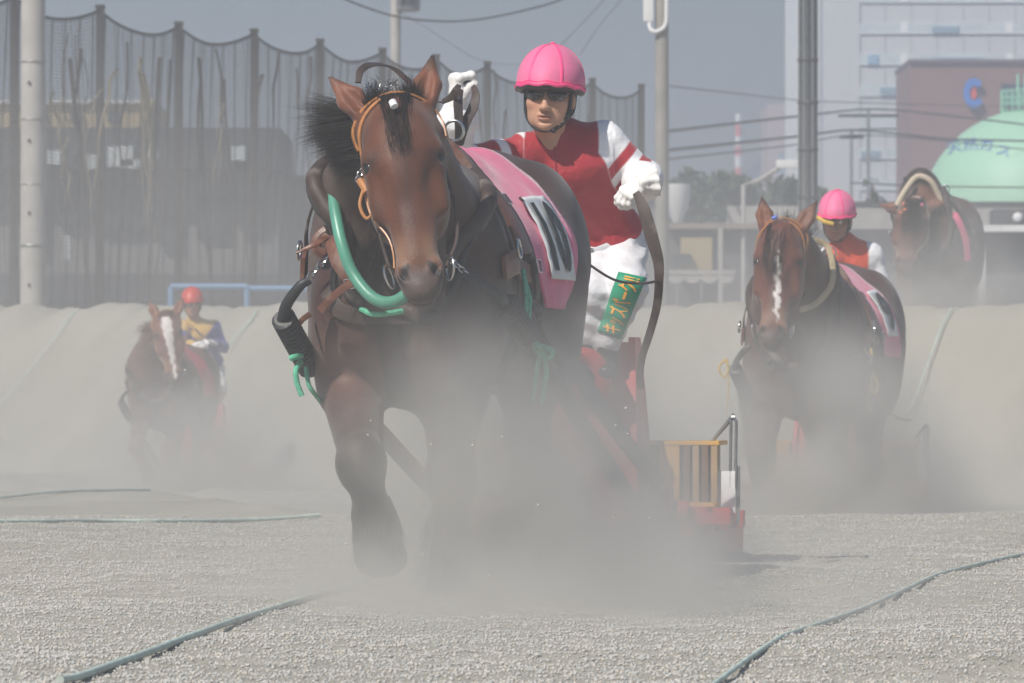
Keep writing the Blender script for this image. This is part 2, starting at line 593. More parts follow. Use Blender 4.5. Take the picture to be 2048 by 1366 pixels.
    for s, tilt, fwd in o.get('ears', ((-1, 26, 0), (1, 10, 0))):
        b = Vector((.088 * s, .065, -.005))
        d = Matrix.Rotation(R(tilt * s), 3, 'Y') @ Vector((0, R(fwd), 1)).normalized()
        tip = b + d * .215
        mid = b + d * .105
        f.cone(b - d * .03, mid, (.040, .042), (.050, .034), .025, up=(0, 1, 0))
        f.cone(mid, tip, (.049, .030), (.008, .008), .015, up=(0, 1, 0))
        f.cone(b + d * .05 + Vector((0, -.040, 0)), b + d * .16 + Vector((0, -.030, 0)), (.030, .028), (.010, .014), .012, up=(0, 1, 0), op='cut')
    f.M = None
    return f


def horse_color(V, o):
    n = len(V)
    base = np.array(o.get('body', (.105, .036, .020)))
    head = np.array(o.get('head', (.14, .045, .022)))
    C = np.tile(base, (n, 1))
    Mi = o['headM'].inverted()
    A = np.array(Mi)
    H = V @ A[:3, :3].T + A[:3, 3]
    hx, hy, hz = H.T
    inh = (np.abs(hx) < .17) & (hz < .03) & (hz > -.8) & (hy < .27) & (V[:, 1] < pf(o))
    w = np.clip((.27 - hy) / .14, 0, 1) * np.clip((.17 - np.abs(hx)) / .03, 0, 1) * inh
    C = C * (1 - w[:, None]) + head * w[:, None]
    # darker nose bridge and forehead, pale sides of the muzzle, grey nostrils
    br = np.clip(1 - np.abs(hx - .006 * np.sin(20 * hz)) / .055, 0, 1) * np.clip((-hz - .02) / .1, 0, 1) * np.clip((.55 + hz) / .1, 0, 1) * np.clip((.03 - hy) / .04, 0, 1)
    C = C * (1 - .7 * (br * w)[:, None]) + np.array((.050, .020, .017)) * (.7 * br * w)[:, None]
    mz = np.exp(-((hz + .555) / .06) ** 2) * w * np.clip(np.abs(hx) / .05, .25, 1)
    C = C * (1 - .6 * mz[:, None]) + np.array((.36, .21, .13)) * .6 * mz[:, None]
    nz = np.clip((-.60 - hz) / .05, 0, 1) * w
    C = C * (1 - .88 * nz[:, None]) + np.array((.06, .045, .042)) * .88 * nz[:, None]
    no = np.clip(1.35 - np.sqrt(((np.abs(hx) - .055 + .58 * (hz + .634)) / .014) ** 2 + ((hy + .004) / .032) ** 2 + ((hz + .634) / .030) ** 2), 0, .35) / .35 * w
    C = C * (1 - no[:, None]) + .006 * no[:, None]
    ey = np.exp(-(((np.abs(hx) - .105) / .03) ** 2 + ((hz + .225) / .035) ** 2)) * w
    C *= (1 - .6 * ey)[:, None]
    # ears: black tips
    et = np.clip((hz - .13) / .06, 0, 1) * (V[:, 2] > 1.5) * (np.abs(hx) < .3) * (hy < .3)
    ear = np.clip((hz - .02) / .02, 0, 1) * (np.abs(hx) > .03) * (np.abs(hx) < .3) * (V[:, 1] < pf(o))
    C = C * (1 - ear[:, None]) + np.array(o.get('ear', (.19, .065, .032))) * ear[:, None]
    C = C * (1 - .9 * et[:, None]) + np.array((.02, .015, .013)) * .9 * et[:, None]
    # black legs below the knee
    leg = np.clip((o.get('black', .62) - V[:, 2]) / .14, 0, 1)
    C = C * (1 - .93 * leg[:, None]) + np.array((.014, .012, .012)) * .93 * leg[:, None]
    up = np.exp(-((V[:, 2] - .80) / .13) ** 2) * (V[:, 1] < .5) * (np.abs(V[:, 0]) > .05)
    C = C * (1 - .5 * up[:, None]) + np.array(o.get('arm', (.20, .085, .06))) * .5 * up[:, None]
    if 'blaze' in o:
        cx, wd, z0, z1 = o['blaze']
        t = np.clip((hz - z1) / (z0 - z1), 0, 1)
        ww = np.interp(t, [0, .3, .75, .92, 1], wd)
        edge = .006 * np.sin(70 * hz) + .004 * np.sin(131 * hz + 1)
        b = np.clip((ww - np.abs(hx - cx - .02 * (1 - t) + edge)) / .006, 0, 1) * (hz < z0) * (hz > z1) * (hy < .03 + .06) * w
        C = C * (1 - b[:, None]) + np.array((.74, .69, .66)) * b[:, None]
    g = np.sin(V[:, 0] * 37 + V[:, 1] * 23) * np.sin(V[:, 2] * 31 + V[:, 0] * 11)
    C *= (1 + .07 * g)[:, None]
    return np.clip(C, .004, .9)


def pf(o):
    return Vector(o['poll']).y + .33


class Horse:
    def __init__(s, loc, rz, o, h, label, scale=1.0):
        s.o = o
        s.root = empty('horse', loc, R(rz), label, 'horse', 'draft horses pulling sleds')
        s.root.scale = (scale,) * 3
        s.W = Matrix.Translation(loc) @ Matrix.Rotation(R(rz), 4, 'Z') @ Matrix.Scale(scale, 4)
        s.Wi = s.W.inverted()
        f = horse_field(o, h)
        V, Q = f.mesh()
        s.body = link('body', mesh_np(V, Q, horse_color(V, o)), M['coat'], s.root)
        s.bvh = BVHTree.FromPolygons([tuple(v) for v in V], [tuple(q) for q in Q])
        HM = o['headM']
        s.HM = HM
        for sd_ in (-1, 1):
            MB().sphere(HM @ Vector((.112 * sd_, .004, -.226)), .027, 16).build('eye', M['eye'], s.root)
        s.tail()
    def L(s, u, v, d): return s.Wi @ P(u, v, d)
    def snap(s, p, off=.008):
        loc, n, i, d = s.bvh.find_nearest(Vector(p))
        return loc + n * off, n
    def hp(s, x, y, z): return s.HM @ Vector((x, y, z))
    def strap(s, name, pts, w, m, th=.006, off=.007, head=False, closed=False, sub=6, target=None):
        pts = [Vector(p) for p in pts]
        if head: pts = [s.HM @ p for p in pts]
        pp, _ = catmull(pts, sub, 1, closed)
        q, nn = [], []
        for p in pp:
            a, n = s.snap(p, off); q.append(a); nn.append(n)
        # smooth a little so that straps bridge hollows
        for _ in range(3):
            q = [q[i] if (i in (0, len(q) - 1) and not closed) else q[i] * .5 + (q[i - 1] + q[(i + 1) % len(q)]) * .25 for i in range(len(q))]
            nn = [(nn[i] + nn[i - 1] + nn[(i + 1) % len(nn)]).normalized() if 0 < i < len(nn) - 1 else nn[i] for i in range(len(nn))]
        b = target or MB()
        b.ribbon(q, w, th, nn, closed=closed)
        if target is None: return b.build(name, m, s.root)
    def side(s, y, phi, off=.012, zc=1.12):
        """point on the trunk surface at length y, angle phi (0 = top, 90 = viewer-right)"""
        d = Vector((math.sin(R(phi)), 0, math.cos(R(phi))))
        o = Vector((0, y, zc)) + d * 1.2
        hit = s.bvh.ray_cast(o, -d)
        if hit[0] is None: return Vector((0, y, zc)) + d * .4, d
        return hit[0] + hit[1] * off, hit[1]
    def band(s, name, ys, phis, m, w, th=.01, off=.012, n=40):
        q, nn = [], []
        for i in range(n + 1):
            t = i / n
            a, b = s.side(ys[0] + (ys[1] - ys[0]) * t, phis[0] + (phis[1] - phis[0]) * t, off)
            q.append(a); nn.append(b)
        return MB().ribbon(q, w, th, nn).build(name, m, s.root)
    def cloth(s, name, y0, y1, ph0, ph1, m, off=.016, nu=16, nv=48, hem=None, curve=lambda t: 0, rip=1.0, rnd=False):
        V, Fs = [], []
        for j in range(nv + 1):
            ph = ph0 + (ph1 - ph0) * j / nv
            t = j / nv
            for i in range(nu + 1):
                rd = math.sqrt(max(0, 1 - ((t - .80) / .21) ** 2)) if (t > .80 and rnd) else 1.0
                y = (y0 + y1) / 2 + (y1 - y0) * (i / nu - .5) * max(rd, .45) + curve(t)
                wob = (.004 * math.sin(t * 23 + i * .5) + .002 * math.sin(i * 1.3 + t * 40)) * rip
                a, b = s.side(y, ph, off + max(wob, -.004))
                V.append(a)
        for j in range(nv):
            for i in range(nu):
                k = j * (nu + 1) + i
                Fs.append((k, k + 1, k + nu + 2, k + nu + 1))
        me = mesh_np(V, Fs)
        o = link(name, me, m, s.root)
        mod = o.modifiers.new('t', 'SOLIDIFY'); mod.thickness = .012; mod.offset = 0
        return o
    def tail(s):
        pts = [(0, 1.98, 1.45), (0, 2.10, 1.36), (0.0, 2.14, 1.1), (.02, 2.12, .8)]
        f = MB().tube(pts, [.03, .055, .06, .02], 10, smooth=6)
        f.build('tail', M['hair'], s.root)
    def text(s, body, y0, y1, pa, pb, m, name, off=.03, parent=None, slant=0):
        """lettering printed on the cloth: glyph x -> y0..y1, glyph y -> angle pa (top) .. pb (bottom)"""
        me = text_mesh(body, bold=.022)
        co = [v.co.copy() for v in me.vertices]
        x0, x1 = min(c.x for c in co), max(c.x for c in co)
        z0, z1 = min(c.y for c in co), max(c.y for c in co)
        bm = bmesh.new(); bm.from_mesh(me)
        bmesh.ops.triangulate(bm, faces=bm.faces)
        bmesh.ops.subdivide_edges(bm, edges=[e for e in bm.edges if e.calc_length() > .25], cuts=2, use_grid_fill=False)
        bmesh.ops.triangulate(bm, faces=bm.faces)
        for v in bm.verts:
            tx = (v.co.x - x0) / (x1 - x0); ty = (z1 - v.co.y) / (z1 - z0)
            p, n = s.side(y0 + (y1 - y0) * tx + slant * ty, pa + (pb - pa) * ty, off)
            v.co = p
        bm.to_mesh(me); bm.free()
        return link(name, me, m, parent or s.root)


def text_mesh(body, size=1.0, bold=0.0):
    cu = bpy.data.curves.new('t', 'FONT')
    cu.body = body; cu.size = size; cu.align_x = 'CENTER'; cu.align_y = 'CENTER'
    cu.resolution_u = 4
    cu.offset = bold
    ob = bpy.data.objects.new('t', cu)
    COL.objects.link(ob)
    bpy.context.view_layer.update()
    dg = bpy.context.evaluated_depsgraph_get()
    me = bpy.data.meshes.new_from_object(ob.evaluated_get(dg))
    bpy.data.objects.remove(ob)
    me.materials.clear()
    return me


def feathers(h, legs, m, n=500):
    """long hair round the fetlocks"""
    g = np.random.default_rng(3)
    for kx in legs:
        fe, ho = Vector(kx[2]), Vector(kx[4])
        ax = (ho - fe)
        def rt(a, b, fe=fe, ax=ax):
            an = a * 6.283
            return fe + ax * (b * .5 - .25) + Vector((math.cos(an) * .06, math.sin(an) * .065, .04))
        def tp(a, b, fe=fe, ax=ax):
            an = a * 6.283
            return fe + ax * (.85 + b * .25) + Vector((math.cos(an) * .085, math.sin(an) * .10, 0))
        strands('feather', rt, tp, m, h.root, n, w=.0035, seg=4, curl=.012, seed=int(abs(fe.x) * 1000))


# ---------------------------------------------------------------- harness and bridle for every horse
def bridle(h, tan, ring, full=True):
    H = h.hp
    b = MB()
    for s in ((-1, 1) if full != 3 else (-1,)):
        h.strap('cheek', [(.045 * s, -.02, .02), (.10 * s, .015, -.03), (.135 * s, .05, -.11), (.145 * s, .075, -.22), (.14 * s, .08, -.34), (.115 * s, .07, -.48), (.092 * s, .075, -.57)][:4 if full == 4 else 9], .020, tan, head=True, target=b)
        if full == 2:
            h.strap('c2', [(.125 * s, .07, -.17), (.14 * s, .10, -.27), (.13 * s, .10, -.36), (.10 * s, .09, -.45)], .014, tan, head=True, target=b, off=.012)
    h.strap('poll', [(-.12, .09, -.10), (-.115, .075, -.02), (-.04, .02, .04), (.04, .02, .04), (.115, .075, -.02), (.12, .09, -.10)], .022, tan, head=True, target=b, off=.01)
    h.strap('brow', [(-.128, .045, -.14), (-.10, -.03, -.095), (0, -.07, -.075), (.10, -.03, -.095), (.128, .045, -.14)], .018, tan, head=True, target=b) if full == 2 else None
    br = b.build('bridle', tan, h.root)
    for s in (-1, 1):
        k = MB()
        c = H(.102 * s, .070, -.60)
        k.tube([c + h.HM.to_3x3() @ Vector((-.014 * s * math.cos(a), .040 * math.cos(a), .040 * math.sin(a))) for a in np.linspace(0, 6.283, 20)[:-1]], .0045, 8, closed=True)
        k.build('bit_ring', ring, br)
    return br


def harness(h, pad=True, collar='green'):
    o = h.o
    # collar: padded leather round the base of the neck, and a hose in front of it
    pts = o.get('collar') or [(-.13, -.1, 1.50), (-.165, -.1, 1.38), (-.16, -.12, 1.24), (-.135, -.14, 1.14), (-.08, -.16, 1.06), (0, -.17, 1.03), (.08, -.16, 1.06), (.14, -.14, 1.16), (.17, -.1, 1.32), (.14, -.1, 1.50)]
    pts = [Vector(p) for p in pts]
    q = [h.snap(p, .022)[0] * o.get('snapw', .6) + p * (1 - o.get('snapw', .6)) for p in pts]
    cen = sum(q, Vector()) / len(q)
    back = []
    for p in q:
        d = (p - cen); d.y = 0
        w, n = h.snap(p + d.normalized() * .05 + Vector((0, .05, 0)), .018)
        back.append(w)
    for e_ in (0, -1):
        t_ = back[e_] + Vector((-.3 * back[e_].x, .22, .10))
        back = [t_] + back if e_ == 0 else back + [t_]
    MB().tube(back, .032, 10, smooth=5).build('collar', M['dleather'], h.root)
    if collar in ('green', 'white'):
        MB().tube(q, .0215, 12, smooth=5).build('collar_hose', M['green_tube'] if collar == 'green' else M['yellow_rope'], h.root)
    # hames beside the collar, breast strap, hanging straps
    n_ = len(back)
    for sgn in (-1, 1):
        side_pts = [p for p in back if p.x * sgn > .05 and p.y < .3]
        side_pts.sort(key=lambda p: -p.z)
        if len(side_pts) >= 3:
            hp_ = [h.snap(p + Vector((sgn * .055, .03, 0)), .022)[0] for p in side_pts]
            MB().tube(hp_, .015, 8, smooth=5).build('hame', M['dark_metal'], h.root)
    q, nn = [], []
    for x, z in ((-.30, 1.12), (-.2, 1.02), (-.1, .985), (0, .97), (.1, .985), (.2, 1.02), (.30, 1.12)):
        p, n = h.snap((x, -.25, z), .012); q.append(p); nn.append(n)
    MB().ribbon(q, .055, .010, nn, smooth=5).build('breast_strap', M['dleather'], h.root)
    for sgn in (-1, 1):
        q, nn = [], []
        for y, ph in ((.16, 40), (.20, 62), (.30, 80), (.42, 100), (.50, 118)):
            p, n = h.side(y, ph * sgn, .018); q.append(p); nn.append(n)
        MB().ribbon(q, .035, .008, nn, smooth=5).build('shoulder_strap', M['dleather'], h.root)
        p, n = h.side(.24, 74 * sgn, .04)
        t_ = n.orthogonal().normalized(); u_ = n.cross(t_)
        MB().tube([p + (t_ * math.cos(a) + u_ * math.sin(a)) * .032 for a in np.linspace(0, 6.283, 19)[:-1]], .006, 8, closed=True).build('strap_ring', M['metal'], h.root)
    # back pad, girth
    h.band('back_pad', (.50, .54), (-75, 75), M['leather'], .15, .035, .03)
    h.band('back_strap', (.56, .64), (-100, 100), M['dleather'], .06, .012, .036)
    h.band('girth', (.62, .62), (75, 285), M['dleather'], .08, .012, .014)
    for s in (-1, 1):
        b = MB()
        q, nn = [], []
        for (y, ph) in ((.14, 84), (.28, 80), (.42, 82), (.60, 86)):
            a, n = h.side(y, ph * s, .02); q.append(a); nn.append(n)
        b.ribbon(q, [.085, .09, .085, .07], .016, nn, smooth=5)
        b.build('trace_strap', M['leather'], h.root)
    # rings of the back pad and shoulder chains
    for s in (-1, 1):
        k = MB()
        p, n = h.side(.50, 9 * s, .055)
        k.tube([p + Vector((.036 * math.cos(a), 0, .036 * math.sin(a) + .03)) for a in np.linspace(0, 6.283, 22)[:-1]], .0055, 8, closed=True)
        k.build('terret_ring', M['metal'], h.root)
    for s in (-1, 1):
        for (y, ph) in ((.59, 42), (.64, 82)):
            p, n = h.side(y, ph * s, .05)
            t = n.orthogonal().normalized(); u = n.cross(t)
            z = Vector((0, 0, 1)); z = (z - n * z.dot(n)).normalized(); w = n.cross(z)
            q = [p + z * .022 + w * .03, p + z * .022 - w * .03, p - z * .022 - w * .03, p - z * .022 + w * .03]
            k = MB().tube(q, .004, 6, closed=True)
            k.build('harness_buckle', M['metal'], h.root)


def chain(k, a, b, r=.012, n=6):
    a, b = Vector(a), Vector(b)
    t = (b - a); L = t.length; t.normalize()
    o = t.orthogonal().normalized(); p = t.cross(o)
    for i in range(n):
        c = a + t * L * (i + .5) / n
        s = o if i % 2 else p
        l = L / n * .68
        q = [c + t * l * math.cos(x) + s * r * math.sin(x) for x in np.linspace(0, 6.283, 13)[:-1]]
        k.tube(q, r * .32, 6, closed=True)


def head_matrix(poll, muzzle, yaw):
    """frame whose origin is the poll and whose -z runs to the muzzle; yaw turns the face about that axis"""
    a, b = Vector(poll), Vector(muzzle)
    z = (a - b).normalized()
    y = Vector((0, 1, 0)); y = (y - z * y.dot(z)).normalized()
    y = Matrix.Rotation(R(yaw), 3, z) @ y
    x = y.cross(z)
    s = (a - b).length / .72
    m = Matrix((x, y, z)).transposed().to_4x4()
    return Matrix.Translation(a) @ m @ Matrix.Scale(s, 4)
# ---------------------------------------------------------------- the nearest horse
H1LOC = Vector((-.415, 19.6, 0)); H1RZ = -12
W1 = (Matrix.Translation(H1LOC) @ Matrix.Rotation(R(H1RZ), 4, 'Z')).inverted()
poll = W1 @ P(790, 210, 19.15); muz = W1 @ P(846, 590, 18.84)
cp = [W1 @ P(u, v, d) for u, v, d in ((668, 380, 19.50), (671, 430, 19.42), (680, 490, 19.36), (703, 555, 19.33), (742, 607, 19.28), (790, 612, 19.28), (835, 570, 19.33), (868, 500, 19.45), (885, 430, 19.6))]
o1 = dict(w=1.0, collar=cp, snapw=.12, head=(.112, .035, .015), body=(.046, .017, .011),
          poll=poll, headM=head_matrix(poll, muz, 14), neck_mid=(.02, -.02, 1.40),
          fore=[[W1 @ P(*q) for q in ((703, 770, 19.82), (722, 925, 19.38), (748, 1035, 19.5), (756, 1080, 19.55), (762, 1118, 19.5))],
                [W1 @ P(*q) for q in ((905, 790, 19.92), (902, 955, 19.8), (905, 1105, 19.8), (905, 1150, 19.76), (905, 1192, 19.72))]],
          hind=[((-.20, 1.42, .90), (-.20, 1.80, .55), (-.20, 1.72, .20), (-.20, 1.66, .10), (-.20, 1.62, .005)),
                ((.20, 1.30, .90), (.18, 1.45, .52), (.18, 1.22, .20), (.18, 1.14, .10), (.18, 1.10, .005))],
          ears=((-1, 33, 0), (1, 17, 0)))
h1 = Horse(H1LOC, H1RZ, o1, .0095, 'large bay draft horse in front wearing the pink cloth numbered 10 and a tan bridle')
bridle(h1, M['tan'], M['metal'], 3)
harness(h1)
H = h1.hp
# saddle cloth with its number
pad = h1.cloth('saddle_cloth', .70, 1.30, -88, 104, M['pink'], off=.018, rnd=True)
pn = h1.cloth('number_panel', .88, 1.22, 40, 88, M['white_panel'], off=.036, nu=8, nv=20, rip=.3)
pn.modifiers[0].thickness = .002
pn.parent = pad
h1.text('10', .92, 1.18, 44, 84, M['black_print'], 'number', off=.046, parent=pad)
# mane, forelock, decorations
crest = [W1 @ P(700, 250, 19.35), W1 @ P(690, 300, 19.5), W1 @ P(715, 210, 19.28), W1 @ P(750, 188, 19.22)]
def mane_root(a, b):
    p = H(-.02 - .10 * a, .10 + .10 * b, .03 - .20 * a)
    return p
def mane_tip(a, b):
    u = 586 + 85 * a + 30 * (1 - b) * b; v = 285 + 60 * a - 108 * b * (1 - a)
    return W1 @ P(u, v, 19.35 + .2 * (b - .5))
strands('mane', mane_root, mane_tip, M['hair'], h1.root, 8500, w=.0021, seg=9, curl=.020, lift=.03, seed=5)
strands('mane', lambda a, b: H(-.07 + .03 * b, .17 + .14 * a, -.02 - .22 * a), lambda a, b: h1.snap(H(-.22, .26 + .15 * a, -.36 - .3 * a), .02)[0], M['hair'], h1.root, 1100, w=.005, seg=6, curl=.02, seed=6)
strands('forelock', lambda a, b: H(-.055 + .11 * a, .0 + .05 * b, .045), lambda a, b: H(-.035 + .06 * a, -.095, -.12 - .15 * b), M['hair'], h1.root, 2200, w=.003, seg=6, curl=.010, lift=.035, seed=8)
strands('forelock', lambda a, b: H(-.09 + .17 * a, .05, .02), lambda a, b: H(-.10 + .19 * a, -.01 + .04 * b, .055 + .03 * math.sin(9 * a) + .02 * b), M['hair'], h1.root, 1500, w=.0028, seg=5, curl=.018, seed=9)
MB().tube([H(-.008, -.094, -.035), H(-.003, -.098, -.058)], .0135, 12).build('hair_tie', M['white'], h1.root)
t = MB()
g = np.random.default_rng(4)
for i in range(130):
    p = H(-.085 + .10 * g.random(), .01 + .03 * g.random(), .045 + .035 * g.random() + .02 * (i % 3))
    d = Vector(g.normal(0, 1, 3)).normalized() * .011
    e = Vector(g.normal(0, 1, 3)).normalized() * .0025
    t.add([p - d + e, p + d + e, p + d - e, p - d - e], [(0, 1, 2, 3)])
t.build('tinsel', M['metal'], h1.root, smooth=False)
feathers(h1, o1['fore'] + o1['hind'], M['hair'], 900)
# loose cheek strap ends
b = MB()
b.tube([H(-.145, .05, -.27), H(-.165, .05, -.33), H(-.15, .055, -.38), H(-.125, .05, -.36), H(-.12, .045, -.30)], .006, 8, smooth=5)
b.tube([H(-.155, .05, -.235), H(-.135, .05, -.285)], .013, 8)
b.tube([H(-.128, .05, -.31), H(-.125, .05, -.335)], .012, 8)
b.build('strap_keeper', M['tan'], h1.root)
k = MB()
chain(k, H(-.135, .05, -.19), H(-.165, .05, -.235), .009, 3)
k.build('snap_hook', M['metal'], h1.root)
# dark side strap on the far cheek, halter rope under the chin
b = MB()
b.tube([H(.13, .08, -.2), H(.15, .10, -.35), H(.14, .10, -.48), H(.09, .08, -.59)], .007, 8, smooth=5)
b.tube([H(-.12, .10, -.36), H(-.10, .13, -.52), H(-.08, .09, -.60)], .006, 8, smooth=5)
b.build('lead_strap', M['dleather'], h1.root)
MB().tube([W1 @ P(u, v, d) for u, v, d in ((722, 618, 19.42), (745, 628, 19.38), (775, 627, 19.36), (805, 622, 19.38))], .010, 8, smooth=4).build('rope_band', M['green_rope'], h1.root)
# buckle and strap on the collar hose, shoulder tie straps
k = MB()
c = W1 @ P(700, 568, 19.38)
k.tube([c + Vector(q) for q in ((-.02, 0, .014), (.018, 0, .02), (.02, 0, -.012), (-.018, 0, -.018))], .004, 6, closed=True)
k.build('buckle', M['metal'], h1.root); k = MB()
chain(k, W1 @ P(655, 515, 19.5), W1 @ P(618, 555, 19.45), .010, 4)
k.build('shoulder_chain', M['metal'], h1.root); k = MB()
chain(k, W1 @ P(893, 512, 19.4), W1 @ P(945, 558, 19.42), .010, 6)
k.build('shoulder_chain', M['metal'], h1.root)

b = MB()
b.ribbon([W1 @ P(725, 560, 19.36), W1 @ P(700, 568, 19.36), W1 @ P(668, 592, 19.42), W1 @ P(640, 622, 19.48)], .028, .006, (0, -1, 0), smooth=4)
b.ribbon([W1 @ P(660, 480, 19.5), W1 @ P(672, 520, 19.42), W1 @ P(700, 560, 19.4)], .05, .012, (-.5, -1, 0), smooth=4)
b.ribbon([W1 @ P(655, 470, 19.55), W1 @ P(630, 488, 19.5), W1 @ P(592, 506, 19.5)], [.03, .02, .006], .006, (0, -1, 0.3), smooth=4)
b.tube([W1 @ P(665, 455, 19.6), W1 @ P(640, 470, 19.6), W1 @ P(632, 495, 19.6), W1 @ P(650, 510, 19.6)], .02, 8, smooth=4)
b.build('shoulder_strap', M['leather'], h1.root)
# ================================================================ jockeys
def look_m(c, yaw, pitch, roll, s):
    return Matrix.Translation(c) @ Matrix.Rotation(R(yaw), 4, 'Z') @ Matrix.Rotation(R(pitch), 4, 'X') @ Matrix.Rotation(R(roll), 4, 'Y') @ Matrix.Scale(s, 4)


def hand_field(f, Mh, curls, thumb, s=1.0, k=.007, spread=.0):
    """Mh: origin wrist, +y towards the fingers, +x thumb side, +z back of the hand"""
    T = lambda x, y, z: Mh @ (Vector((x, y, z)) * s)
    up = Mh.to_3x3() @ Vector((0, 0, 1))
    f.cone(T(0, -.02, 0), T(0, .03, 0), (.027 * s, .021 * s), (.036 * s, .018 * s), .02, up=up)
    f.cone(T(0, .02, 0), T(0, .078, .002), (.035 * s, .017 * s), (.041 * s, .016 * s), .02, up=up)
    fx = (.031, .011, -.010, -.030); ln = (.042, .047, .043, .034); rr = (.0105, .0108, .0102, .0092)
    for i in range(4):
        p = Vector((fx[i], .080 - abs(i - 1.2) * .004, .002)); a = 0
        c = curls[i] if hasattr(curls, '__len__') else curls
        for j, fr in enumerate((1.0, .68, .52)):
            a += c * (1.0, 1.05, .7)[j]
            q = p + Vector((spread * (1.5 - i), math.cos(R(a)), -math.sin(R(a)))) * ln[i] * fr
            f.cone(T(*p), T(*q), rr[i] * s * (1.08 - .08 * j), rr[i] * s * (1.0 - .1 * j), k)
            f.ell(T(*p), [rr[i] * s * 1.14] * 3, k)
            p = q
    p0 = Vector((.026, .018, -.006)); p1 = p0 + Vector(thumb[0]); p2 = p1 + Vector(thumb[1]); p3 = p2 + Vector(thumb[2])
    f.cone(T(*p0), T(*p1), .016 * s, .0135 * s, .012)
    f.cone(T(*p1), T(*p2), .0130 * s, .0120 * s, k)
    f.cone(T(*p2), T(*p3), .0118 * s, .0095 * s, k)


def seg_t(V, a, b):
    a, b = np.array(a), np.array(b)
    d = b - a; t = ((V - a) @ d) / (d @ d)
    q = a + np.clip(t, 0, 1)[:, None] * d
    return t, np.linalg.norm(V - q, axis=1)


def bounds(pts, m):
    A = np.array([list(p) for p in pts])
    return A.min(0) - m, A.max(0) + m


